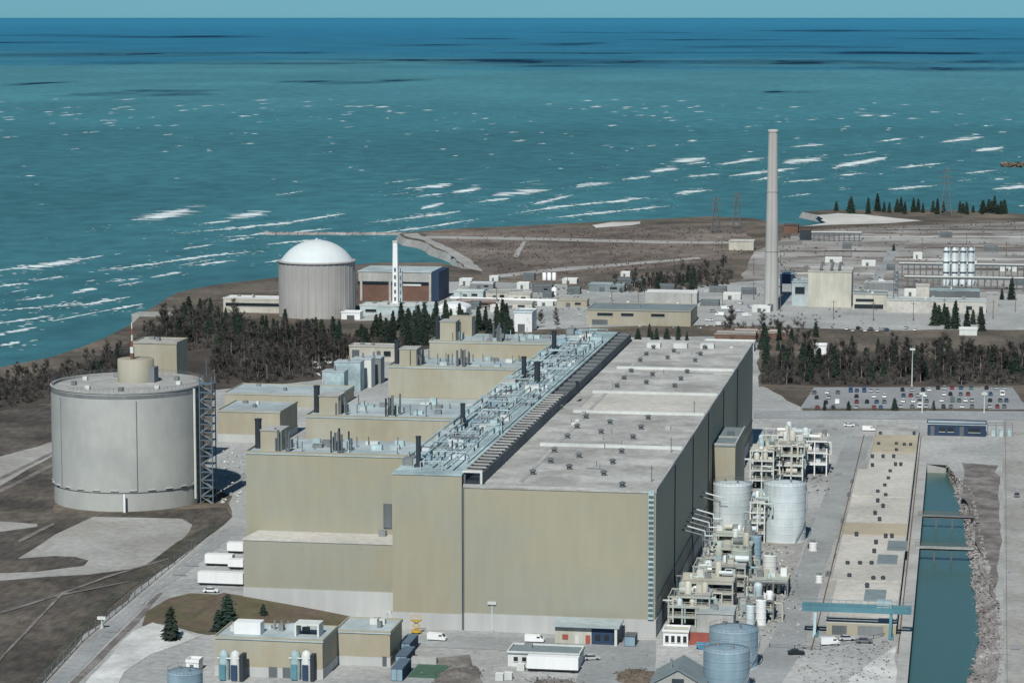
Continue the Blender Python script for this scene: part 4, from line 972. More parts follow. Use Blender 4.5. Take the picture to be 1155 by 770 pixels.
trailer(594,652,757,740,3,'clean white semitrailer parked in front of the long grey roofed shed')
# big sheds at the bottom
d=pdims(243,364,761,718,16)
t=building('workshop','large tan workshop with a cluttered pale roof at the bottom left','building',d,M_TAN2,M_ROOFB,plinth=2.6,doors=[(.5,.58,0,.28),(.63,.72,0,.28)],windows=[(.78,.86,.08,.24)],ac=9,seed=5)
x0,x1,y0,y1,_,z1=d; mb=MB(); mb.box(x0+4,x0+11,y0+4,y0+8,z1+.05,z1+3.2); o=mb.build('plant_room',M_WHITE,t)
mb=MB(); mb.box(x0+20,x0+20.5,y0+4,y0+9,z1+.05,z1+3); mb.box(x0+26,x0+26.5,y0+4,y0+9,z1+.05,z1+3); mb.box(x0+20,x0+26.5,y0+4,y0+9,z1+3.0,z1+3.4); mb.build('canopy',M_OFFW,t)
for k in range(3): MB().cyl(x0+13+k*1.8,y0+11,z1+.02,z1+2.4,.3,n=10).build('vent_pipe',M_GREY,t)
d2=pdims(379,440,749,711,15); building('annex','smaller tan annex with a white base to the right of the large workshop','building',d2,M_TAN2,M_ROOFB,plinth=2.4,ac=5,seed=6,doors=[(.86,.94,0,.3)])
def cooler(px0,px1,base,top,label,pre):
    x0,x1,y0,y1,_,z1=pdims(px0,px1,base,top,6); t=thing('cooling_unit',label,'cooling unit',((x0+x1)/2,y0,0)); w_=(x1-x0)
    for k in range(2):
        xc=x0+w_*(.25+.5*k); MB().lathe(xc,y0+2,[(w_*.23,0),(w_*.23,z1*.8),(w_*.16,z1*.95),(.05,z1)],20).build('vessel',M_PTEAL if k==0 else M_OFFW,t)
        B(xc-w_*.13,xc+w_*.13,y0+2-w_*.30,y0+2-w_*.235,.4,z1*.55).build('louvre',M_TEAL if k==0 else M_NAVY,t)
    B(x1-.1,x1+.9,y0+.3,y0+4,0,z1*.88).build('panel',M_DARK,t); MB().tube((x0,y0+1,z1*.75),(x1,y0+1,z1*.75),.2,8).build('pipe',M_SILV,t)
cooler(244,270,768,734,'pair of rounded pale teal cooling vessels at the left end of the workshop front','a')
cooler(325,350,768,734,'pair of rounded pale cooling vessels at the right end of the workshop front','b')
d=pdims(210,224,757,745,4); building('kiosk','small white hut left of the large tan workshop','hut',d,M_WHITE,M_WHITE,doors=[(.3,.6,0,.7)],over=.12)
# dark blue containers beside the annex
for k,(px,py,lab) in enumerate(((441,768,'dark blue shipping container at the annex corner, the frontmost of three'),(446,752,'dark blue shipping container at the annex corner, middle one of three'),(450,739,'dark blue shipping container at the annex corner, rearmost of three'))):
    p=gp(px,py,0); t=thing('shipping_container',lab,'container',p); z=3.4 if k!=1 else 3.0
    B(p.x,p.x+3,p.y,p.y+11,.15,z).build('body',M_NAVY,t); mb=MB()
    for q in range(14): mb.box(p.x+3.0,p.x+3.06,p.y+.4+q*.75,p.y+.75+q*.75,.3,z-.2)
    mb.build('corrugation',M_NAVY,t)
    mb=MB(); mb.box(p.x+.1,p.x+1.45,p.y-.06,p.y,.3,z-.2); mb.box(p.x+1.55,p.x+2.9,p.y-.06,p.y,.3,z-.2); mb.build('door',M_BLUT,t)
    B(p.x-.02,p.x+3.02,p.y-.02,p.y+11.02,z,z+.1).build('roof',mat('dusty navy roof',(.10,.15,.20),.6,.15,.5),t)
p=gp(452,757,0); props(B(p.x+3,p.x+12,p.y-6,p.y+8,.1,.22).build('tarpaulin',M_POND,None,(p.x,p.y,.1)),'dark green tarpaulin spread on the slab beside the blue containers','tarpaulin')
d=pdims(464,492,748,742,2); props(B(d[0],d[1],d[2],d[3],0,1.7).build('low_wall',M_CONC,None,(d[0],d[2],0)),'low concrete wall behind the green tarpaulin','wall')
# yellow lift
p=gp(469,715,0); t=thing('scissor_lift','yellow scissor lift platform against the concrete base of the auxiliary bay','lift',p)
B(p.x-1.3,p.x+1.3,p.y,p.y+1.6,.4,1.0).build('base',M_YEL,t); mb=MB()
for k in range(2):
    z=1+k*1.3; mb.tube((p.x-1.1,p.y+.8,z),(p.x+1.1,p.y+.8,z+1.3),.14,4); mb.tube((p.x+1.1,p.y+.7,z),(p.x-1.1,p.y+.7,z+1.3),.14,4)
mb.build('scissor_arms',M_YEL,t); B(p.x-1.4,p.x+1.4,p.y-.1,p.y+1.7,3.6,3.8).build('platform',M_YEL,t)
mb=MB()
for (a,b2) in ((-1.4,-.1),(1.4,-.1),(-1.4,1.7),(1.4,1.7)): mb.tube((p.x+a,p.y+b2,3.8),(p.x+a,p.y+b2,5),.06,4)
mb.tube((p.x-1.4,p.y-.1,5),(p.x+1.4,p.y-.1,5),.06,4); mb.tube((p.x-1.4,p.y+1.7,5),(p.x+1.4,p.y+1.7,5),.06,4); mb.build('guard_rail',M_YEL,t)
for a in (-.9,.9): MB().tube((p.x+a,p.y-.05,.3),(p.x+a,p.y+.2,.3),.3,10).build('wheel',M_TIRE,t)
# vehicles
def car_meshes():
    out={}
    def prof(pts,w0,w1=None):
        mb=MB(); n=len(pts); w1=w1 or [w0]*n; vs=[(x,-w1[i]/2,z) for i,(x,z) in enumerate(pts)]+[(x,w1[i]/2,z) for i,(x,z) in enumerate(pts)]
        mb.add(vs,[tuple(range(n)),tuple(reversed(range(n,2*n)))]+[((i+1)%n,i,n+i,n+(i+1)%n) for i in range(n)]); return mb
    out['body']=prof([(-2.2,.35),(2.2,.35),(2.25,.7),(2.1,.88),(1.1,.98),(-1.6,1.0),(-2.2,.95),(-2.28,.6)],1.78)
    out['cabin']=prof([(-1.75,1.0),(1.15,.98),(.45,1.42),(-1.2,1.45)],1.6,[1.66,1.66,1.36,1.36])
    out['vbody']=prof([(-2.6,.35),(2.6,.35),(2.65,.9),(2.2,1.15),(1.5,2.0),(-2.6,2.1)],1.95,[1.95,1.95,1.95,1.9,1.8,1.8])
    return out
CM=car_meshes()
CAR_ME={}
def vehicle(kind,paint):
    t=thing('parked_car' if kind=='car' else 'van','vehicle','car' if kind=='car' else 'van',(0,0,0)); LOC[t]=Vector((0,0,0))
    if kind=='car':
        CM['body'].build('body',paint,t); CM['cabin'].build('window_band',M_GLASS,t); B(-1.15,.42,-.66,.66,1.43,1.49).build('roof',paint,t)
    else:
        CM['vbody'].build('body',paint,t); mb=MB(); mb.box(.7,1.6,-.95,.95,1.3,1.75); mb.build('window_band',M_GLASS,t)
        mb=MB(); mb.add([(2.22,-.85,1.2),(2.22,.85,1.2),(1.6,.8,1.92),(1.6,-.8,1.92)],[(0,1,2,3)]); mb.build('windscreen',M_GLASS,t)
    for x in (-1.4,1.4):
        for y in (-.85,.85): MB().tube((x,y-.1,.33),(x,y+.1,.33),.33,12).build('wheel',M_TIRE,t)
    return t
CP={'white':M_WHITE,'silver':mat('silver car paint',(.45,.47,.48),.35,.03,.5,spec=.5),'black':mat('black car paint',(.02,.022,.025),.3,.03,.5,spec=.5),'grey':mat('grey car paint',(.14,.15,.16),.35,.03,.5,spec=.5),
    'blue':mat('blue car paint',(.05,.10,.2),.35,.03,.5,spec=.5),'red':mat('red car paint',(.25,.04,.04),.35,.03,.5,spec=.5),'teal':mat('green car paint',(.09,.2,.19),.35,.03,.5,spec=.5)}
PROTO={}
def put(kind,paint,x,y,rot,label,group=None):
    key=(kind,paint)
    if key not in PROTO:
        o=vehicle(kind,CP[paint]); PROTO[key]=(o,kids_of(o))
        t=o
    else: t=copy_tree(*PROTO[key])
    t.location=(x,y,.1); t.rotation_euler=(0,0,rot); t['label']=label
    if group: t['group']=group
    elif 'group' in t: del t['group']
    return t
bpy.context.view_layer.update()
rd=random.Random(31)
clusters=[('at the left end of the car park',918,946,444,461,9),('in the second cluster from the left of the car park',958,998,442,461,16),('in the middle cluster of the car park below the lamp post',1014,1048,441,460,17),
          ('in the fourth cluster from the left of the car park',1058,1098,439,460,19),('at the right end of the car park',1110,1136,439,460,13)]
for place,a,b2,c,e,n in clusters:
    done=[]; tries=0
    while len(done)<n and tries<900:
        tries+=1; px=rd.uniform(a,b2); row=rd.choice([0,1,2,3]); py=c+(e-c)*row/3
        p=gp(px,py,0)
        if any(abs(p.x-q[0])<2.6 and abs(p.y-q[1])<6 for q in done): continue
        done.append((p.x,p.y)); col=rd.choice(['white','white','white','silver','silver','black','grey','blue','red','teal','silver','black','grey'])
        kind='van' if rd.random()<.2 and col in('white','grey','blue') else 'car'
        put(kind,col,p.x,p.y,pi/2+rd.choice([0,pi])+rd.uniform(-.06,.06),f"{'green' if col=='teal' else col} {kind} parked {place}",f"{'green' if col=='teal' else col} {kind}s {place}")
for px,py,kind,col,rot,lab in ((493,722,'van','white',-.1,'white van standing in front of the auxiliary bay beside the yellow lift'),(603,724,'van','white',0,'white van parked left of the red and blue hut'),
    (238,668,'car','white',.1,'white car parked alone in front of the white trailers'),(936,727,'van','white',.3,'white van among the clutter in front of the gantry crane'),(955,722,'car','silver',.2,'silver car right of the white van in front of the gantry crane'),(975,725,'car','grey',.1,'grey car nearest the canal in front of the gantry crane'),
    (898,738,'car','black',.2,'black car on the service road near the bottom'),(980,486,'van','white',0,'white van on the road beside the far end of the pump hall'),(958,481,'car','white',0,'white car on the road left of the van by the pump hall'),
    (915,617,'car','black',1.5,'black car parked beside the small white tank'),(667,744,'car','silver',.4,'silver car right of the white semitrailer'),(1147,560,'car','grey',1.57,'grey car driving on the pale road right of the canal'),(965,599,'car','red',1.5,'red car on the service road beside the pump hall')):
    p=gp(px,py,0); put(kind,col,p.x,p.y,rot,lab)
# red-and-blue hut, long shed, cottage
d=pdims(626,697,725,703,8); x0,x1,y0,y1,_,z1=d
t=thing('site_hut','long hut with a pale roof, cream and red left half and dark blue right half','hut',((x0+x1)/2,y0,0))
xm=x0+(x1-x0)*.58
B(x0,xm,y0,y1,0,z1-.5).build('wall',M_CREAM,t); B(xm+.01,x1,y0,y1,0,z1-.5).build('wall',M_NAVY,t); B(x0-.5,x1+.5,y0-1.4,y1+.3,z1-.5,z1).build('roof',M_ROOFB,t)
B(x0+2,x0+3.6,y0-.12,y0-.01,1.2,2.6).build('red_panel',M_RED,t); B(xm-1.6,xm-.3,y0-.12,y0-.01,.3,2.6).build('red_panel',M_RED,t)
for k in range(3): B(xm+1+k*2.4,xm+2.4+k*2.4,y0-.12,y0-.01,1.3,2.8).build('window',M_GLASS,t)
B(x0+5.5,x0+6.6,y0-.12,y0-.01,0,2.4).build('door',M_OFFW,t); B(x1-.8,x1-.1,y0-1.2,y0-.01,0,z1-.52).build('post',M_OFFW,t)
p=gp(704,729,0); t=thing('shipping_container','short dark blue container right of the red and blue hut','container',p); B(p.x,p.x+3,p.y,p.y+5,.1,2.9).build('body',M_NAVY,t); B(p.x+.1,p.x+2.9,p.y-.07,p.y,.3,2.7).build('door',M_BLUT,t); B(p.x-.02,p.x+3.02,p.y-.02,p.y+5.02,2.9,3.0).build('roof',M_MIDG,t)
d=pdims(573,653,751,735,9); building('long_shed','long low grey roofed shed behind the white semitrailer','building',d,M_OFFW,M_ROOFG,windows=[(.08,.14,.4,.7),(.2,.26,.4,.7)],ac=1)
d=pdims(748,776,728,711,6); x0,x1,y0,y1,_,z1=d
t=building('cottage_hut','white hut with four dark windows in front of the green racks','hut',d,M_WHITE,M_CREAM,windows=[(.08,.22,.28,.7),(.32,.46,.28,.7),(.56,.70,.28,.7),(.80,.94,.28,.7)])
p=gp(777,727,0); t=thing('shipping_container','red container beside the white hut with four windows','container',p); B(p.x,p.x+6,p.y,p.y+2.6,.1,2.9).build('body',M_RED,t); B(p.x+6,p.x+6.05,p.y+.1,p.y+2.5,.2,2.7).build('door',M_RUST,t); B(p.x-.02,p.x+6.02,p.y-.02,p.y+2.62,2.9,3).build('roof',M_RED,t)
p=gp(797,733,0); t=thing('skip','open blue skip in front of the red container','skip',p); MB().add([(p.x-2,p.y,0.1),(p.x+2,p.y,.1),(p.x+2,p.y+2,.1),(p.x-2,p.y+2,.1),(p.x-3,p.y-.2,1.6),(p.x+3,p.y-.2,1.6),(p.x+3,p.y+2.2,1.6),(p.x-3,p.y+2.2,1.6)],[(3,2,1,0),(0,1,5,4),(1,2,6,5),(2,3,7,6),(3,0,4,7)]).build('body',mat('blue skip paint',(.08,.25,.38),.6),t); MB().box(p.x-3.1,p.x+3.1,p.y-.3,p.y-.2,1.5,1.7).box(p.x-3.1,p.x+3.1,p.y+2.2,p.y+2.3,1.5,1.7).build('rim',M_BLUT,t)
# gable house
d=pdims(735,794,786,757,14); x0,x1,y0,y1,_,_z=d; ez=3.6; rz=7.2; xm=(x0+x1)/2
t=thing('gable_house','grey gabled house with a dark doorway at the bottom edge','house',(xm,y0,0))
MB().add([(x0,y0,0),(x1,y0,0),(x1,y0,ez),(xm,y0,rz),(x0,y0,ez),(x0,y1,0),(x1,y1,0),(x1,y1,ez),(xm,y1,rz),(x0,y1,ez)],[(0,1,2,3,4),(9,8,7,6,5),(1,6,7,2),(5,0,4,9)]).build('wall',M_CONC,t)
MB().add([(x0-.6,y0-.5,ez-.3),(xm,y0-.5,rz+.1),(xm,y1+.5,rz+.1),(x0-.6,y1+.5,ez-.3),(x1+.6,y0-.5,ez-.3),(x1+.6,y1+.5,ez-.3),
   (x0-.6,y0-.5,ez),(xm,y0-.5,rz+.45),(xm,y1+.5,rz+.45),(x0-.6,y1+.5,ez),(x1+.6,y0-.5,ez),(x1+.6,y1+.5,ez)],
   [(0,1,7,6),(1,4,10,7),(6,7,8,9),(7,10,11,8),(0,6,9,3),(4,5,11,10),(3,2,1,0),(2,5,4,1),(3,9,8,2),(2,8,11,5)]).build('roof',M_ROOFG,t)
B(xm-1.5,xm+1.5,y0-.15,y0-.01,0.1,5.0).build('door',M_DARK,t); MB().cyl(xm-2.2,y0+5,rz-1.6,rz+1.6,.35,n=10).build('flue',M_GREY,t)
# small crates, heaps
for px,py,lab in ((563,768,'white crate left of the long grey roofed shed, left one of two'),(573,767,'white crate left of the long grey roofed shed, right one of two'),(587,757,'small white crate at the left end of the white semitrailer'),(727,716,'low white crate by the right corner of the turbine hall')):
    p=gp(px,py,0); t=thing('crate',lab,'crate',p); B(p.x-1,p.x+1,p.y,p.y+1.8,.15,1.9).build('body',M_OFFW,t); mb=MB(); mb.box(p.x-1.05,p.x-.6,p.y-.05,p.y+1.85,0,.15); mb.box(p.x+.6,p.x+1.05,p.y-.05,p.y+1.85,0,.15); mb.build('skid',M_WOOD,t); B(p.x-1.06,p.x+1.06,p.y-.06,p.y+1.86,1.9,1.98).build('lid',M_WHITE,t)
rr=random.Random(77)
def heap(x0p,x1p,y0p,y1p,n,m_,name,label,cat,s0=.5,s1=1.5):
    mb=MB()
    for k in range(n):
        p=gp(rr.uniform(x0p,x1p),rr.uniform(y0p,y1p),0); s=rr.uniform(s0,s1); vs=[(p.x+rr.uniform(-1,1)*s,p.y+rr.uniform(-1,1)*s,rr.uniform(0,1.1)*s) for _ in range(6)]
        mb.add(vs,[(0,1,2),(0,2,3),(0,3,4),(1,2,5),(2,3,5),(3,4,5),(0,1,4),(1,4,5)])
    props(mb.build(name,m_),label,cat,kind='stuff')
def mound(px,py,rx,ry,h,m_,name,label,cat,seed,frag=60,fm=None):
    p=gp(px,py,0); mb=MB(); n=26; vs=[]
    for i in range(n+1):
        for j in range(n+1):
            u=i/n*2-1; v=j/n*2-1; d=min(1,sqrt(u*u+v*v)); q=noise.noise(Vector((u*2.2+seed,v*2.2,seed)))+.6*noise.noise(Vector((u*6,v*6+seed,1)))
            vs.append((p.x+u*rx,p.y+v*ry,-.2+h*max(0,(1-d*d))*(.65+.6*q)+.25*(1-d)))
    W=n+1; mb.add(vs,[(i*W+j,(i+1)*W+j,(i+1)*W+j+1,i*W+j+1) for i in range(n) for j in range(n)])
    r=random.Random(seed)
    for k in range(frag):
        a=r.uniform(0,6.28); q=r.random()**.5*1.05; x=p.x+cos(a)*q*rx; y=p.y+sin(a)*q*ry; s_=r.uniform(.15,.55); z=max(0,h*(1-q*q))*.7
        vv=[(x+r.uniform(-1,1)*s_,y+r.uniform(-1,1)*s_,z+r.uniform(-.2,1.0)*s_) for _ in range(6)]
        mb.add(vv,[(0,1,2),(0,2,3),(0,3,4),(1,2,5),(2,3,5),(3,4,5),(0,1,4),(1,4,5)])
    props(mb.build(name,m_),label,cat,kind='stuff')
mound(718,764,6.5,11,1.6,M_WOOD,'scrap_heap','dark heap of mixed scrap left of the gabled house','scrap',3,90)
mound(516,762,6.5,14,1.5,M_DIRT,'spoil_heap','grey brown spoil heap near the bottom centre','spoil heap',8,60)
mound(625,770,8,6,.6,M_DIRT,'rubble','brown rubble strewn in front of the white semitrailer','rubble',5,90)
heap(900,1005,722,785,420,M_DIRT,'clutter_heap','dark clutter of pipes and rubble in front of the gantry crane','clutter',.12,.5)
heap(520,660,318,350,160,M_GREY,'site_clutter','small grey fittings scattered over the service ground beyond the conifers','clutter',.4,1.6)
heap(520,840,322,372,160,M_OFFW,'site_clutter','small pale fittings scattered over the far service ground','clutter',.4,1.5)
heap(855,1010,320,372,120,M_MIDG,'site_clutter','dark fittings scattered round the boiler house','clutter',.4,1.6)
heap(905,1165,262,330,260,M_DIRT,'site_clutter','brown and grey oddments strewn over the pale flats at the far right','clutter',.5,1.8)
heap(745,905,600,720,300,M_CREAM,'yard_clutter','cream pipe fittings and small kit scattered through the process yard','clutter',.2,.8)
heap(745,905,500,700,200,M_WOOD,'yard_clutter','dark pipe fittings lying in the process yard','clutter',.2,.7)
heap(450,740,722,775,120,M_GREY,'yard_clutter','small loose fittings on the tarmac in front of the turbine hall','clutter',.12,.4)
heap(385,428,405,424,120,mat('reddish rubble',(.26,.16,.12),.95,.3,.5),'rubble','reddish rubble in front of the beige block by the farthest reactor building','rubble',.5,1.6)
heap(355,392,397,426,50,M_OFFW,'stone_heap','white stones on the bank beside the reddish rubble','stones',.6,1.8)
heap(862,900,618,700,90,M_GREY,'yard_clutter','small pipes and fittings scattered on the pale slab','clutter',.2,.7)
heap(905,935,500,560,70,M_GREY,'yard_clutter','loose fittings lying beside the far process racks','clutter',.3,.9)
heap(250,276,510,570,70,M_OFFW,'yard_clutter','pale debris lying between the vacuum building and the reactor','clutter',.3,1.1)
# more small yard things: skids and pipe stacks along the service road
for k,(px,py) in enumerate(((948,612),(951,590),(958,560),(945,630),(934,650),(962,545))):
    p=gp(px,py,0); t=thing('pipe_stack',['grey pipe stack by the pump hall wall, level with the wide silver tank foot','grey pipe stack farther back along the pump hall wall','grey pipe stack beside the pump hall level with the tank tops','rusty pipe stack by the service road just behind the crane','short pipe stack nearest the crane on the service road','small pipe stack far along the service road'][k],'pipe stack',p)
    for q in range(5): MB().tube((p.x-.8+q*.4,p.y,.3+.25*(q%2)),(p.x-.8+q*.4,p.y+6,.3+.25*(q%2)),.2,8).build('pipe',M_RUST if k==3 else M_GREY,t)
    mb=MB(); mb.box(p.x-1.1,p.x+1.1,p.y+1,p.y+1.3,0,.12); mb.box(p.x-1.1,p.x+1.1,p.y+4.6,p.y+4.9,0,.12); mb.build('bearer',M_WOOD,t)

# ------------------------------------------------------------------ fences, poles
def fence(pts,h,label,step=6,m_=M_GREY,post=.09,wires=6):
    w_=[gp(*p) for p in pts]; t=thing('fence',label,'fence',(w_[0].x,w_[0].y,0)); tot=sum((w_[i+1]-w_[i]).length for i in range(len(w_)-1)); step=max(step,tot/90)
    wires_mb=MB()
    for i in range(len(w_)-1):
        L=(w_[i+1]-w_[i]).length; n=max(1,int(L/step))
        for k in range(n): 
            p=w_[i].lerp(w_[i+1],k/n); MB().tube((p.x,p.y,0),(p.x,p.y,h),post,6).build('post',m_,t)
        for q in range(wires):
            z=.25+(h-.3)*q/(wires-1); wires_mb.tube((w_[i].x,w_[i].y,z),(w_[i+1].x,w_[i+1].y,z),.022 if q<wires-1 else .05,4)
    wires_mb.build('wire_mesh',m_,t)
fence([(22,800),(92,724),(152,673),(204,630),(240,599)],2.8,'long wire fence following the left edge of the diagonal road',7,M_GREY,.12,9)
fence([(1134,480),(1136,800)],2.4,'straight wire fence along the pale road right of the canal',7)
fence([(915,463.2),(1120,463.4)],2.2,'wire fence in front of the car park',8)
fence([(868,730),(925,733),(1005,716)],1.1,'low dark rail fence in front of the gantry crane',6,M_DARK,.1,3)
# tall lamp posts
def lamp(px,base,top,label):
    p=gp(px,base,0); z=oy(px,top,p.y)[1]; t=thing('lamp_post',label,'lamp post',p)
    MB().cyl(p.x,p.y,0,z,.28,.13,10).build('pole',M_SILV,t); mb=MB(); mb.box(p.x-1.2,p.x+1.2,p.y-.4,p.y+.4,z-.3,z+.5); mb.build('lamp_head',M_OFFW,t); MB().cyl(p.x,p.y,0,.7,.6,n=10).build('base',M_BASE,t)
lamp(1028.5,436,394,'very tall lamp post at the back edge of the car park')
lamp(1040,466,444,'short lamp post on the road in front of the car park, left one')
lamp(1110,466,444,'short lamp post on the road in front of the car park, right one')
lamp(555,712,680,'thin lamp post in front of the turbine hall left corner')
lamp(437,720,690,'thin lamp post at the corner of the tan annex')
lamp(115,709,697,'short pole with a lamp beside the diagonal road')
# ------------------------------------------------------------------ old research reactor by the shore
x,y,r,z=ptank(358,86,360,297)
t=thing('containment_building','round grey concrete containment building with a white dome beside the lake','building',(x,y,0))
mb=MB(); n=72; prof=[0,z-1.2]; vs=[]
ribs=MB().lathe(x,y,[(r-.15,0),(r-.15,z-1.0)],96); ribs.build('wall',M_DPC,t)
for i in range(36):
    a=2*pi*i/36; MB().box(-.42,.42,-.22,.22,0,z-1.2) 
    m1=MB(); c,s_=cos(a),sin(a); R=r-.1
    P=lambda u,v,zz:(x+(R+v)*c-u*s_, y+(R+v)*s_+u*c, zz)
    m1.add([P(-.5,0,0),P(.5,0,0),P(.4,.14,0),P(-.4,.14,0),P(-.5,0,z-1.1),P(.5,0,z-1.1),P(.4,.14,z-1.1),P(-.4,.14,z-1.1)],[(0,3,7,4),(3,2,6,7),(2,1,5,6),(4,7,6,5)]); m1.build('rib',M_DPC,t)
MB().lathe(x,y,[(r-.1,z-1.1),(r+.45,z-1.0),(r+.45,z),(r-2.5,z),(r-2.5,z-.3)],96).build('rim',M_DPC,t)
dr=r-1.4; dh=z+12.2-z; Rs=(dr*dr+11.4**2)/(2*11.4); prof=[]
for k in range(15):
    rr_=dr*cos(pi/2*k/14) if k<14 else .03; prof.append((rr_, z+.02+sqrt(max(0,Rs*Rs-rr_*rr_))-(Rs-11.4)))
dm=MB().lathe(x,y,prof,72).build('dome',M_DOME,t)
MB().cyl(x,y,z+11.3,z+12.3,.7,n=12).build('vent',M_DOME,dm)
# turbine block of the old reactor
d=pdims(402,484,340,305,34); x0,x1,y0,y1,_,z1=d; y0+=6;y1+=6
t=thing('reactor_turbine_block','big brown brick and grey block directly right of the domed containment building','building',((x0+x1)/2,y0,0))
B(x0,x1,y0,y1,0,z1*.93-6).build('wall',M_BRICK,t); B(x0,x1,y0,y1,z1*.93-6,z1*.93).build('upper_wall',M_CONC,t)
B(x0-.4,x1+.4,y0-.4,y1+.4,z1*.93,z1*.93+.6).build('roof',M_ROOFB,t); B(x0-.3,x1+.1,y0-.25,y0-.02,z1*.93-7.5,z1*.93-5.6).build('window',M_GLASS,t)
for xx in (x0+1,x0+(x1-x0)*.42,x0+(x1-x0)*.55,x1-1.2): B(xx,xx+1.4,y0-.5,y0-.27,0,z1*.9).build('pilaster',M_CONC,t)
B(x1-17,x1-6,y0-.4,y0-.27,z1*.5,z1*.56).build('sign_band',M_OFFW,t)
d=pdims(486,494,338,296,30); B(x1+.02,x1+4.5,y0+1,y1-1,0,z1*.95).build('shaded_side',M_NAVY,t)  # navy slab paints in the shade on the block's right side
# vent stacks
for px0,px1,base,top,m_,lab in ((442.5,449,353,273,M_WHITE,'tall slim white square stack in front of the brown brick block'),(449.7,454,354,306,M_ROOFB,'shorter grey square stack right against the tall white one')):
    d=pdims(px0,px1,base,top,4); x0,x1,y0,y1,_,z1=d; t=thing('vent_stack',lab,'stack',((x0+x1)/2,y0,0)); w_=(x1-x0)
    MB().add([(x0,y0,0),(x1,y0,0),(x1,y0+w_,0),(x0,y0+w_,0),(x0+w_*.12,y0+w_*.12,z1),(x1-w_*.12,y0+w_*.12,z1),(x1-w_*.12,y0+w_*.88,z1),(x0+w_*.12,y0+w_*.88,z1)],[(0,1,5,4),(1,2,6,5),(2,3,7,6),(3,0,4,7),(4,5,6,7)]).build('shaft',m_,t)
    B(x0+w_*.05,x1-w_*.05,y0+.0,y0+w_*.95,z1,z1+.6).build('cap',M_OFFW,t)
    for k in range(6): B(x0+w_*.35,x1-w_*.35,y0-.2,y0+.15,3+k*4.2,5+k*4.2).build('grille',M_MIDG,t)
def pb(name,label,l,r_,base,top,dep,wall,roof,cat='building',**k):
    d=pdims(l,r_,base,top,dep); return building(name,label,cat,(d[0],d[1],d[2],d[3],0,max(2.5,d[5])),wall,roof,**k)
pb('admin_block','long low white two storey building left of the domed containment building',252,318,352,336,14,M_CREAM,M_WHITE,windows=[(.04,.96,.45,.68)],ac=3)
pb('white_annex','low pale blue grey building at the foot of the white stack',406,468,355,344,14,M_ROOFB,M_OFFW,windows=[(.1,.3,.3,.6)],ac=4)
pb('white_annex','small pale building between the white stack and the rounded white hall',468,490,355,343,12,M_ROOFB,M_OFFW,ac=2)
pb('white_canopy','tiny white building at the foot of the containment building',385,406,360,352,8,M_WHITE,M_WHITE,doors=[(.3,.7,0,.6)])
d=pdims(491,526,357,339,16); x0,x1,y0,y1,_,z1=d; t=thing('arched_hall','white hall with a rounded roof behind the conifers','building',((x0+x1)/2,y0,0)); mb=MB(); n=14; vs=[]
for yy in (y0,y1):
    for k in range(n+1): a=pi*k/n; vs.append(((x0+x1)/2-(x1-x0)/2*cos(a), yy, z1*.5+z1*.3*sin(a)))
mb.add(vs,[(k,k+1,n+2+k,n+1+k) for k in range(n)],True); mb.add(vs[:n+1],[tuple(range(n+1))]); mb.add(vs[n+1:],[tuple(reversed(range(n+1)))]); mb.build('roof',M_WHITE,t)
B(x0+.1,x1-.1,y0+.05,y1-.05,0,z1*.5).build('wall',M_OFFW,t); B(x1-5,x1-2,y0-.1,y0+.04,0,z1*.42).build('door',M_MIDG,t)
small=[(512,545,336,328,'low grey shed just right of the brown brick block',M_ROOFB,M_OFFW),(530,556,326,319,'small white roofed shed near the beach behind the brown brick block',M_GREY,M_WHITE),(548,574,338,329,'low tan shed left of the grouped grey sheds',M_PINK,M_ROOFG),
 (572,598,341,331,'pale tan shed in the middle of the service ground',M_CREAM,M_CONC),(515,560,346,339,'long brownish shed behind the rounded white hall',M_BRICK,M_ROOF),(600,622,330,322,'dark grey shed left of the white upright tank pair',M_MIDG,M_GREY),
 (664,704,329,320,'long blue grey shed behind the green roofed building',M_ROOFG,M_ROOFB),(560,600,348,341,'low pale shed along the white pipeline',M_PINK,M_ROOF),(628,662,346,338,'low tan shed at the left end of the green roofed building',M_TAN2,M_ROOF),(690,726,322,315,'grey shed in front of the dark bare wood',M_MIDG,M_ROOFG)]
for k,(l,r_,b2,tp,lab,wm,rm) in enumerate(small): pb('shed',lab,l,r_,b2,tp,9,wm,rm,cat='shed',doors=[(.3,.45,0,.6)],windows=[(.6,.8,.3,.65)],seed=k)
for k,(px,lab) in enumerate(((614,'left'),(619.5,'middle'),(625,'right'))):
    x,y,r,z=ptank(px,4.5,316,308); t=thing('storage_tank',f'small white upright tank far back by the heath, {lab} one of three','tank',(x,y,0)); MB().lathe(x,y,[(r,0),(r,z),(.05,z+.5)],20).build('shell',M_WHITE,t); MB().cyl(x,y,z+.3,z+1.2,.4,n=8).build('vent',M_GREY,t)
x,y,r,z=ptank(625,6,334,325); t=thing('storage_tank','white upright tank standing alone left of the green roofed building','tank',(x,y,0)); MB().lathe(x,y,[(r,0),(r,z),(.05,z+.8)],24).build('shell',M_WHITE,t); MB().lathe(x,y,[(r+.05,z*.5),(r+.1,z*.52),(r+.05,z*.54)],24).build('band',M_GREY,t)
pb('pale_shed','small white fronted shed with a pale teal roof behind the reactor roofs',580,600,374,352,16,M_WHITE,M_PTEAL,cat='shed',doors=[(.2,.6,0,.4)])
# white pipeline across the service ground
p=gp(508,342,0); q=gp(664,342,0); t=thing('pipeline','straight white elevated pipeline crossing the service ground','pipeline',(p.x,p.y,0)); MB().tube((p.x,p.y,3.2),(q.x,p.y-6,3.2),.8,10).build('pipe',M_WHITE,t)
for k in range(16): xx=p.x+(q.x-p.x)*k/15; yy=p.y-6*k/15; MB().box(xx-.25,xx+.25,yy-.6,yy+.6,0,2.4).build('support',M_GREY,t)
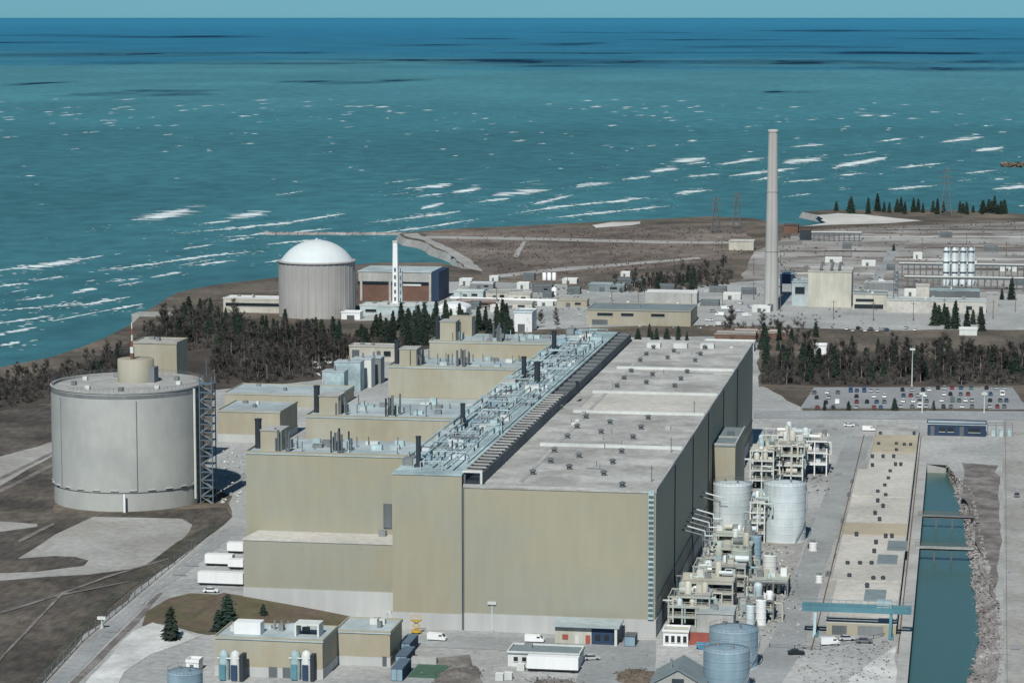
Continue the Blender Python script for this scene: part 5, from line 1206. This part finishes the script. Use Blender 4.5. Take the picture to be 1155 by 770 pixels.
# beige block by the reactors
pb('beige_block','low beige block with a dark doorway beyond the reddish rubble',394,446,407,390,10,M_CREAM,M_CONC,doors=[(.06,.22,0,.75),(.6,.68,0,.7)],windows=[(.75,.9,.35,.7)],ac=2)
# green-grey roofed building
t=pb('green_roofed_building','wide tan building with a sloping grey green roof in the middle distance',662,779,366,349,36,M_TAN2,M_ROOFG,windows=[(.1,.25,.6,.8),(.33,.45,.6,.8),(.62,.75,.6,.8)],doors=[(.05,.2,0,.35)],ac=2)
pb('white_roofed_block','narrow building with a bright white roof behind the green roofed building',728,786,342,329,12,M_CONC,M_WHITE)
rs=random.Random(44)
for k,(px,py) in enumerate(((518,322),(536,333),(552,317),(566,337),(583,326),(590,316),(606,345),(612,336),(634,320),(640,332),(648,346),(530,349),(553,352),(800,330),(815,338),(836,332),(848,352),(790,345),(700,312),(742,328),(930,296),(950,281),(972,300),(1000,305),(1030,292),(1060,268),(1090,300),(1110,283),(1128,306),(1140,322),(1020,334),(880,312),(866,296))):
    wh=k%2==0; p=gp(px,py,0); w_=rs.uniform(5,12); d_=(p.x,p.x+w_,p.y,p.y+rs.uniform(5,9),0,rs.uniform(2.8,4.2))
    east=px>690
    building('site_hut',('small white flat roofed hut' if wh else 'small grey flat roofed hut')+((' on the pale flats at the far right' if px>860 else ' on the far service ground near the chimney') if east else ' among the sheds beyond the conifer belt'),'hut',d_,M_OFFW if wh else M_MIDG,M_WHITE if wh else M_ROOFG,doors=[(.3,.5,0,.7)],over=.1,
       group=('white' if wh else 'grey')+((' site huts on the far flats' if px>860 else ' site huts near the chimney') if east else ' site huts beyond the conifers'))
# ------------------------------------------------------------------ chimney
p=gp(869,351,0); r0=17*.5*p.y/FP; r1=10.5*.5*p.y/FP; zt=oy(870,147,p.y)[1]; y=p.y+r0
t=thing('chimney','very tall tapering pale concrete chimney','chimney',(p.x,y,0))
prof=[(r0+(r1-r0)*(k/24)**.85, zt*k/24) for k in range(25)]; MB().lathe(p.x,y,prof,48).build('shaft',M_CHIM,t)
MB().lathe(p.x,y,[(r1+.02,zt-1.6),(r1+.3,zt-1.3),(r1+.3,zt+.2),(r1-.5,zt+.2),(r1-.5,zt-2)],32).build('rim',M_CONC,t)
mb=MB(); mb.box(p.x-1.6,p.x+1.6,y-r0-.3,y-r0+1.2,0,4.2); mb.build('door',M_MIDG,t)
mb=MB()
for s_ in (-.25,.25):
    pts=[(p.x+s_, y-(r0+(r1-r0)*(k/24)**.85)-.35, zt*k/24) for k in range(1,25)]
    for a,b2 in zip(pts,pts[1:]): mb.tube(a,b2,.06,4)
mb.build('ladder',M_GREY,t)
for fz in (.33,.66):
    rr_=r0+(r1-r0)*fz**.85; MB().lathe(p.x,y,[(rr_,zt*fz),(rr_+.3,zt*fz),(rr_+.3,zt*fz+.15),(rr_,zt*fz+.15)],32).build('gallery',M_CHIM,t)
# ------------------------------------------------------------------ right-hand far complex
t=pb('boiler_house','tall cream boiler house right of the chimney with three dark flues on the roof',911,960,346,306,26,M_CREAM,M_ROOF)
x0,x1,y0,y1,_,z1=pdims(911,960,346,306,26)
for f_ in (.28,.52,.7): MB().tube((x0+(x1-x0)*f_,y0+6,z1+.3),(x0+(x1-x0)*f_+1,y0+8,z1+5),.8,8).build('flue',M_MIDG,t)
pb('blue_annex','pale blue grey annex on the left side of the cream boiler house',893,911,345,318,18,M_ROOFB,M_ROOFB,windows=[(.2,.8,.5,.8)],ac=1)
t=thing('conveyor_tower','dark blue grey hopper tower behind the pale blue annex','tower',gp(887,333,0)); q=gp(887,333,0)
B(q.x-4,q.x+4,q.y,q.y+7,7,13).build('hopper',M_NAVY,t)
for a,b2 in ((-3.5,.4),(3.5,.4),(-3.5,6.6),(3.5,6.6)): MB().box(q.x+a-.4,q.x+a+.4,q.y+b2-.4,q.y+b2+.4,0,7).build('leg',M_DARK,t)
B(q.x-4.3,q.x+4.3,q.y-.3,q.y+7.3,13,13.5).build('roof',M_BLUT,t); MB().tube((q.x+4,q.y+3,11),(q.x+14,q.y+6,3),.9,4).build('chute',M_NAVY,t)
pb('machine_hall','low hall with dark strip windows between the boiler house and the tan front block',962,1000,349,331,18,M_CREAM,M_ROOFG,windows=[(.08,.62,.5,.68),(.04,.9,.06,.34)],ac=4)
pb('front_block','long low tan block behind the conifers in the right distance',1000,1112,352,338,14,M_PINK,M_ROOFB,windows=[(.8,.86,.3,.6)],doors=[(.93,.97,0,.6)],ac=6,seed=9)
pb('rear_block','tan penthouse block rising behind the long low tan block',1033,1048,341,322,8,M_PINK,M_ROOF)
pb('rear_hall','long teal grey roofed hall behind the long low tan block',1048,1105,338,327,12,M_MIDG,M_PTEAL,ac=3)
pb('small_shed','grey cluttered shed left of the steel trestle',975,1010,328,318,10,M_GREY,M_OFFW,cat='shed',ac=6,seed=12)
t=thing('pipe_mast','dark lattice column rising in front of the low machine hall','column',gp(1010,350,0)); q=gp(1010,350,0)
for a,b2 in ((-1.2,-1.2),(1.2,-1.2),(-1.2,1.2),(1.2,1.2)): MB().box(q.x+a-.2,q.x+a+.2,q.y+b2-.2,q.y+b2+.2,0,23).build('post',M_MIDG,t)
mb=MB()
for k in range(9): mb.tube((q.x-1.2,q.y-1.2,k*2.5),(q.x+1.2,q.y-1.2,k*2.5+2.5),.12,4); mb.box(q.x-1.3,q.x+1.3,q.y-1.3,q.y+1.3,k*2.5+2.4,k*2.5+2.5)
mb.build('bracing',M_MIDG,t); MB().cyl(q.x+.2,q.y,10,24,.6,n=10).build('pipe',M_PTEAL,t)
# four silver columns
for k,px in enumerate((1066.5,1076,1085.5,1094.5)):
    x,y,r,z=ptank(px,6.2,322,279); t=thing('silver_column',['leftmost','second from left','third from left','rightmost'][k]+' of the four tall silver columns on the far plant','column',(x,y,0))
    MB().lathe(x,y,[(r*1.15,0),(r*1.15,3),(r,3.4),(r,z-2),(r*.7,z-.5),(.05,z)],24).build('shell',M_SILV,t)
    mb=MB()
    for h in (.35,.62,.9): mb.lathe(x,y,[(r,z*h),(r+.9,z*h),(r+.9,z*h+.25),(r,z*h+.25)],20)
    mb.build('platform',M_GREY,t); MB().tube((x+r+.3,y-.5,1),(x+r+.3,y-.5,z),.35,8).build('pipe',M_SILV,t); MB().cyl(x,y,z-.3,z+1.6,.35,n=8).build('vent',M_GREY,t)
# trestles
def trestle(l,r_,base,top,label,n,m_=M_MIDG):
    p=gp(l,base,0); x1=oy(r_,base,p.y)[0]; z=oy(l,top,p.y)[1]; t=thing('pipe_trestle',label,'pipe trestle',(p.x,p.y,0))
    B(p.x,x1,p.y-1.5,p.y+1.5,z-1.0,z).build('deck',m_,t)
    for k in range(n):
        xx=p.x+(x1-p.x)*(k+.5)/n
        mb=MB(); mb.box(xx-.35,xx+.35,p.y-1.6,p.y-1.1,0,z-1); mb.box(xx-.35,xx+.35,p.y+1.1,p.y+1.6,0,z-1); mb.build('bent',m_,t)
    for k in range(3): MB().tube((p.x,p.y-1+k,z+.4),(x1,p.y-1+k,z+.4),.38,8).build('pipe',[M_OFFW,M_SILV,M_RUST][k],t)
trestle(1014,1165,313,297,'long dark trestle carrying pipes past the four silver columns',22)
trestle(1020,1165,325,312,'second dark trestle nearer the tan block',20)
trestle(915,972,272,262,'far dark trestle near the white beach',10)
pb('far_building','dark low building just right of the chimney near the beach',884,900,263,254,12,M_BRICK,M_DARK)
pb('far_building','dark shed with a rusty roof near the beach behind the chimney',902,914,271,259,12,M_DARK,M_RUST)
pb('far_building','pale low building left of the chimney near the transmission towers',822,850,282,272,14,M_CREAM,M_ROOF)
pb('far_building','long brown low building among the bare trees below the chimney',806,852,385,376,14,M_BRICK,M_ROOF)
pb('white_sheds','bright white flat roof just beyond the far end of the turbine hall',793,850,396,386,12,M_OFFW,M_WHITE)
pb('red_building','low reddish brick building behind the far end of the turbine hall',826,890,381,374,14,M_BRICK,M_PINK)
pb('small_white_hut','small white hut at the edge of the right hand trees',918,932,400,389,6,M_WHITE,M_WHITE,cat='hut',doors=[(.3,.6,0,.6)])
pb('white_low_shed','small white shed among the conifers at the far right',1082,1102,378,371,8,M_OFFW,M_WHITE,cat='shed')
pb('plain_shed','pale concrete shed at the right end of the conifer row',1112,1126,346,331,8,M_CONC,M_ROOF,cat='shed')
# parked row of white vans and kit near the chimney
rd=random.Random(8)
for k,(px,py) in enumerate(((804,352),(812,356),(818,349),(826,358),(834,352),(842,357),(800,362),(812,367),(846,347),(836,343))):
    p=gp(px,py,0); put('van' if k%3 else 'car','white' if k%4 else 'silver',p.x,p.y,rd.uniform(0,3),f"{'white' if k%4 else 'silver'} {'van' if k%3 else 'car'} parked on the ground left of the chimney foot",f"{'white' if k%4 else 'silver'} {'van' if k%3 else 'car'}s left of the chimney foot")
for k,(px,py) in enumerate(((955,372),(962,374),(968,371),(975,374),(982,372),(990,374),(1000,373),(1022,371),(1032,373))):
    p=gp(px,py,0); c=['white','silver','black','white','grey','white','blue','silver','white'][k]; put('car',c,p.x,p.y,rd.uniform(1.3,1.8),f'{c} car parked in front of the low machine hall',f'{c} cars in front of the machine hall')
# transmission towers
def pylon(px,base,top,label):
    p=gp(px,base,0); z=oy(px,top,p.y)[1]; t=thing('transmission_tower',label,'transmission tower',p); b0=z*.11; mb=MB(); lv=8
    def c(k): f_=k/lv; return b0*(1-f_)**1.3+.5
    for k in range(lv):
        for a,b2 in ((-1,-1),(1,-1),(1,1),(-1,1)):
            mb.tube((p.x+a*c(k),p.y+b2*c(k),z*k/lv),(p.x+a*c(k+1),p.y+b2*c(k+1),z*(k+1)/lv),.28,4)
        for s1,s2 in (((-1,-1),(1,-1)),((1,-1),(1,1)),((1,1),(-1,1)),((-1,1),(-1,-1))):
            mb.tube((p.x+s1[0]*c(k),p.y+s1[1]*c(k),z*k/lv),(p.x+s2[0]*c(k+1),p.y+s2[1]*c(k+1),z*(k+1)/lv),.15,4); mb.tube((p.x+s2[0]*c(k),p.y+s2[1]*c(k),z*k/lv),(p.x+s1[0]*c(k+1),p.y+s1[1]*c(k+1),z*(k+1)/lv),.15,4)
    mb.build('lattice',M_MIDG,t)
    for k,(f_,w_) in enumerate(((.66,.15),(.79,.18),(.92,.13))):
        mb=MB(); W_=z*w_
        for s_ in (-1,1): mb.tube((p.x,p.y,z*f_+1.2),(p.x+s_*W_,p.y,z*f_),.22,4); mb.tube((p.x,p.y,z*f_),(p.x+s_*W_,p.y,z*f_),.22,4); mb.tube((p.x+s_*W_,p.y,z*f_),(p.x+s_*W_,p.y,z*f_-2),.18,6)
        mb.build('cross_arm',M_MIDG,t)
pylon(807,263,222,'steel lattice transmission tower left of the chimney, the larger nearer one')
pylon(831,258,216,'steel lattice transmission tower close behind the left side of the chimney')
pylon(1067,243,189,'steel lattice transmission tower rising over the far row of conifers')
# rocky islet
p=gp(1153,188,LAKE); mb=MB(); rr=random.Random(4)
for k in range(60):
    x=p.x+rr.uniform(-22,26); y=p.y+rr.uniform(-22,22); s=rr.uniform(2,7); vs=[(x+rr.uniform(-1,1)*s,y+rr.uniform(-1,1)*s,LAKE-1+rr.uniform(0,1.0)*s) for _ in range(6)]
    mb.add(vs,[(0,1,2),(0,2,3),(0,3,4),(1,2,5),(2,3,5),(3,4,5),(0,1,4),(1,4,5)])
props(mb.build('rock_islet',M_WOOD),kind='structure')
p=gp(178,356,0); props(B(p.x-14,p.x+14,p.y-5,p.y+9,-5,1.2).build('jetty',M_PAD,None,(p.x,p.y,0)),'pale stone jetty reaching into the lake at the left shore','jetty')

# ------------------------------------------------------------------ trees
def bare_tree(seed,h):
    r=random.Random(seed); tr=MB(); tw=MB()
    top=Vector((r.uniform(-.5,.5),r.uniform(-.5,.5),h*.92)); mid=Vector((top.x*.4+r.uniform(-.2,.2),top.y*.4,h*.45))
    tr.tube((0,0,-.3),mid,.20,6,.13); tr.tube(mid,top,.13,5,.03)
    for k in range(20):
        f_=r.uniform(.2,.95); b0=Vector((0,0,0)).lerp(mid,f_/.45) if f_<.45 else mid.lerp(top,(f_-.45)/.55)
        a=r.uniform(0,2*pi); L=h*r.uniform(.22,.40)*(1.15-f_*.75); d=Vector((cos(a)*.8,sin(a)*.8,r.uniform(.6,1.2))).normalized(); e=b0+d*L
        tr.tube(b0,e,.07,4,.02)
        for q in range(30):
            s=b0.lerp(e,r.uniform(.15,1)); dd=(d+Vector((r.gauss(0,.6),r.gauss(0,.6),r.gauss(.15,.5)))).normalized(); l=r.uniform(.7,1.9); w_=dd.orthogonal().normalized(); w_.rotate(Matrix.Rotation(r.uniform(0,6.3),3,dd)); w_*=r.uniform(.04,.11)
            u=s+dd*l; tw.add([s-w_,s+w_,u],[(0,1,2)]); s2=s+dd*l*.5; d2=(dd+Vector((r.gauss(0,.7),r.gauss(0,.7),r.gauss(.1,.5)))).normalized(); tw.add([s2-w_*.8,s2+w_*.8,s2+d2*l*.7],[(0,1,2)])
    return tr,tw
def conifer(seed,h,wf=.2):
    r=random.Random(seed); tr=MB(); cr=MB(); tr.tube((0,0,-.3),(0,0,h*.95),.24,6,.04)
    nl=int(h*2.1)
    for k in range(nl):
        f_=.06+.93*k/nl; z=h*f_; R=h*wf*(1-f_)**.7*(.85+.3*r.random())+.15; n=r.randint(7,10); a0=r.random()*6
        for i in range(n):
            a=a0+2*pi*i/n+r.uniform(-.3,.3); L=R*r.uniform(.65,1.15); d=Vector((cos(a),sin(a),0)); t_=Vector((-sin(a),cos(a),0)); w_=L*r.uniform(.22,.36)+.12; dr_=L*r.uniform(.15,.4)
            p0=Vector((0,0,z)); p1=p0+d*L*.55+Vector((0,0,-dr_*.3)); p2=p0+d*L+Vector((0,0,-dr_))
            cr.add([p0,p1+t_*w_+Vector((0,0,-.25)),p2,p1-t_*w_+Vector((0,0,-.25)),p1+Vector((0,0,.2))],[(0,1,4),(1,2,4),(2,3,4),(3,0,4)])
            for q in range(2):
                s=p0.lerp(p2,r.uniform(.3,1)); cr.add([s+Vector((r.gauss(0,.3),r.gauss(0,.3),r.gauss(0,.3))) for _ in range(3)],[(0,1,2)])
    return tr,cr
TP={}
def proto(name,i,fn,tm,cm):
    tr,cr=fn; t=thing(name,'tree','tree',(0,0,0)); LOC[t]=Vector((0,0,0)); tr.build('trunk',tm,t); cr.build('crown',cm,t); TP[(name,i)]=[t,None,False]
for i in range(6): proto('bare_tree',i,bare_tree(i,8.5+i*.8),M_BARK,M_TWIG)
for i in range(5): proto('conifer',i,conifer(50+i,(8,9.5,11,9,12)[i],(.34,.26,.22,.40,.24)[i]),M_BARK,M_PINE)
bpy.context.view_layer.update()
for v in TP.values(): v[1]=kids_of(v[0])
rt=random.Random(99)
def plant(name,p,label,group,s=1.0,cat='tree',i=None):
    if i is None: i=rt.randrange(6 if name=='bare_tree' else 5)
    e=TP[(name,i)]
    if not e[2]: t=e[0]; e[2]=True
    else: t=copy_tree(e[0],e[1])
    s*=rt.choice([rt.uniform(.6,.95),rt.uniform(.85,1.3),rt.uniform(.9,1.15)]); t.location=(p.x,p.y,0); t.rotation_euler=(0,0,rt.uniform(0,6.28)); t.scale=(s*rt.uniform(.9,1.15),s*rt.uniform(.9,1.15),s); t['label']=label; t['category']=cat
    if group: t['group']=group
    elif 'group' in t: del t['group']
def inside(p,poly):
    c=False
    for i in range(len(poly)):
        a=poly[i];b2=poly[i-1]
        if (a[1]>p[1])!=(b2[1]>p[1]) and p[0]<(b2[0]-a[0])*(p[1]-a[1])/(b2[1]-a[1])+a[0]: c=not c
    return c
def grove(name,poly,n,label,s=1.0,mind=2.5):
    w_=[gp(*q) for q in poly]; w2=[(q.x,q.y) for q in w_]; xs=[q[0] for q in w2]; ys=[q[1] for q in w2]; pts=[]; tr_=0
    while len(pts)<n and tr_<n*60:
        tr_+=1; p=(rt.uniform(min(xs),max(xs)),rt.uniform(min(ys),max(ys)))
        if not inside(p,w2) or any((p[0]-q[0])**2+(p[1]-q[1])**2<mind*mind for q in pts): continue
        pts.append(p)
    for p in pts: plant(name,Vector((p[0],p[1],0)),label,label.replace('one of the ','').strip(),s)
NB='bare_tree'; NC='conifer'
grove(NB,[(235,432),(240,392),(300,385),(350,380),(400,392),(392,405),(350,424),(300,430)],95,'one of the bare grey brown trees in the wood behind the vacuum building and offices',1.0,2.6)
grove(NB,[(160,385),(175,362),(225,352),(300,372),(240,392),(200,395)],40,'one of the bare trees on the shore left of the containment building',.95,2.8)
grove(NB,[(-10,462),(-10,432),(45,420),(110,404),(150,392),(165,395),(120,430),(58,450)],55,'one of the bare trees along the lake shore left of the round vacuum building',.65,2.8)
grove(NC,[(200,390),(205,350),(245,350),(262,368),(240,388)],20,'one of the dark conifers on the shore left of the containment building',.9,3)
grove(NC,[(240,400),(262,370),(330,376),(420,382),(500,382),(578,376),(578,382),(480,390),(420,398),(330,392),(270,400)],92,'one of the dark conifers in the belt in front of the containment building',.95,3.2)
grove(NC,[(420,384),(425,366),(500,364),(575,362),(578,382),(500,383)],44,'one of the dark conifers standing in the row below the white stack',1.1,3)
grove(NC,[(100,432),(110,416),(132,405),(140,425)],6,'one of the dark conifers beside the top left of the round vacuum building',.85,3)
grove(NB,[(858,432),(858,412),(905,405),(1170,408),(1170,434),(930,435)],65,'one of the bare trees in the belt behind the car park',1.1,3)
grove(NC,[(858,430),(862,405),(930,400),(1170,405),(1170,428),(960,432)],56,'one of the dark conifers in the belt behind the car park',1.0,3.2)
grove(NB,[(690,330),(740,312),(825,304),(828,320),(760,330)],28,'one of the dark bare trees in the copse left of the chimney',1.0,3)
grove(NC,[(705,328),(760,316),(818,318),(815,328),(740,331)],14,'one of the conifers in the copse left of the chimney',.9,3)
grove(NC,[(706,392),(710,380),(790,380),(800,386),(760,388)],9,'one of the dark conifers beyond the far end of the turbine hall',.75,3)
grove(NC,[(855,400),(860,372),(905,372),(900,395)],8,'one of the conifers below the foot of the chimney',.8,3)
grove(NB,[(810,378),(815,358),(905,366),(905,392),(860,398)],10,'one of the bare trees below the foot of the chimney',.9,3)
grove(NC,[(1042,372),(1046,364),(1122,366),(1120,374)],12,'one of the dark conifers in front of the long low tan block',1.05,3)
grove(NC,[(935,241),(940,237.6),(1145,240),(1140,243)],40,'one of the dark conifers in the far row on the headland',1.15,3)
grove(NB,[(560,366),(640,364),(640,374),(600,378)],7,'one of the bare trees beyond the reactor roofs',.7,3)
# brush between the trees and scrub on the flats: a mass nobody could count
def brush(name,polys,label,m_,h0,h1,seed,wide=.09):
    r=random.Random(seed); mb=MB()
    for poly,n in polys:
        w2=[(gp(*q).x,gp(*q).y) for q in poly]; xs=[q[0] for q in w2]; ys=[q[1] for q in w2]; c=0; tries=0
        while c<n and tries<n*40:
            tries+=1; x=r.uniform(min(xs),max(xs)); y=r.uniform(min(ys),max(ys))
            if not inside((x,y),w2): continue
            c+=1; h=r.uniform(h0,h1); R=h*.55
            for k in range(34):
                a=r.uniform(0,6.28); q=r.random()**.6*R; b0=Vector((x+cos(a)*q*.35,y+sin(a)*q*.35,r.random()*h*.5)); e=Vector((x+cos(a)*q,y+sin(a)*q,b0.z+r.uniform(.25,.6)*h)); d=(e-b0); w_=d.orthogonal().normalized(); w_.rotate(Matrix.Rotation(r.uniform(0,6.3),3,d.normalized())); w_*=r.uniform(.6,1.6)*wide
                mb.add([b0-w_,b0+w_,e+w_*.3],[(0,1,2)])
    props(mb.build(name,m_),label,'undergrowth',kind='stuff')
brush('undergrowth',[([(235,434),(240,394),(262,372),(330,378),(420,384),(560,380),(480,390),(400,396),(392,407),(350,427),(300,432)],620),([(160,388),(175,362),(205,352),(245,352),(300,374),(240,394),(200,397)],260),([(-10,463),(-10,436),(45,424),(110,407),(160,395),(120,430),(58,451)],260)],
  'tangled dark brush filling the wood behind the vacuum building',M_TWIG,2.5,5.5,5,.14)
brush('undergrowth',[([(858,433),(862,406),(905,404),(1170,406),(1170,434),(930,435)],520),([(690,331),(740,314),(825,306),(828,320),(760,331)],160),([(808,388),(815,366),(905,366),(905,395),(860,402)],70)],
  'tangled dark brush under the trees behind the car park and by the chimney',M_TWIG,2.2,5,6,.14)
brush('scrub',[([(500,272),(560,262),(700,258),(840,256),(840,296),(700,310),(560,312)],700),([(905,256),(1000,254),(1165,250),(1165,262),(1000,264)],120),([(850,300),(880,262),(905,262),(900,312)],60)],
  'low brown scrub dotted over the far heath',M_SCRUB,.5,1.3,7,.16)
for px,py,s,lab in ((1130,338,1.0,'left one of two conifers standing together at the far right'),(1141,338,.95,'right one of two conifers standing together at the far right'),(1008,283,.95,'lone dark conifer on the pale flat far behind the boiler house'),
     (193,721,.95,'small dark green conifer on the white stones beside the diagonal road'),(246,712,1.0,'broad dark conifer left of the workshop roof, left one of a touching pair'),(257,710,1.15,'taller dark conifer left of the workshop roof, right one of a touching pair'),(297,700,.66,'small dark conifer behind the workshop on the grass bank'),
     (930,463,.5,'small round dark evergreen at the front left of the car park'),(957,463,.6,'dark evergreen at the front of the car park, second from left'),(1009,463,.6,'dark evergreen at the front of the car park below the tall lamp post'),(1053,463,.5,'small dark evergreen at the front of the car park, rightmost one'),
     (920,380,.8,'conifer standing beside the small white hut on the right')):
    plant(NC,gp(px,py,0),lab,None,s,i=3 if 690<py else None)
# thin utility poles across the yards
for k,(px,py) in enumerate(((520,350),(560,344),(600,338),(640,330),(690,340),(720,345),(780,352),(815,345),(850,338),(880,352),(940,360),(985,362),(1030,362),(1065,358),(1120,360),(1145,352),(930,300),(960,290),(1040,285),(1090,280),(1135,290),(880,300),(850,310),(760,300))):
    p=gp(px,py,0); far=py<320; t=thing('utility_pole','thin timber utility pole on the pale flats behind the boiler house' if far and px>840 else ('thin timber utility pole on the heath beside the copse' if far else ('thin timber utility pole on the service ground left of the chimney' if px<870 else 'thin timber utility pole in front of the low machine hall and tan block')),'pole',p,
      'poles on the far flats' if far and px>840 else ('poles on the heath' if far else ('poles left of the chimney' if px<870 else 'poles in front of the machine hall')))
    MB().cyl(p.x,p.y,0,11,.22,.15,8).build('post',M_WOOD,t); MB().box(p.x-1.3,p.x+1.3,p.y-.32,p.y-.17,9.6,9.85).build('cross_arm',M_WOOD,t)
# unused prototypes must not stay at the origin
for e in TP.values():
    if not e[2]: plantless=e[0]; plantless.location=gp(600,380,0);
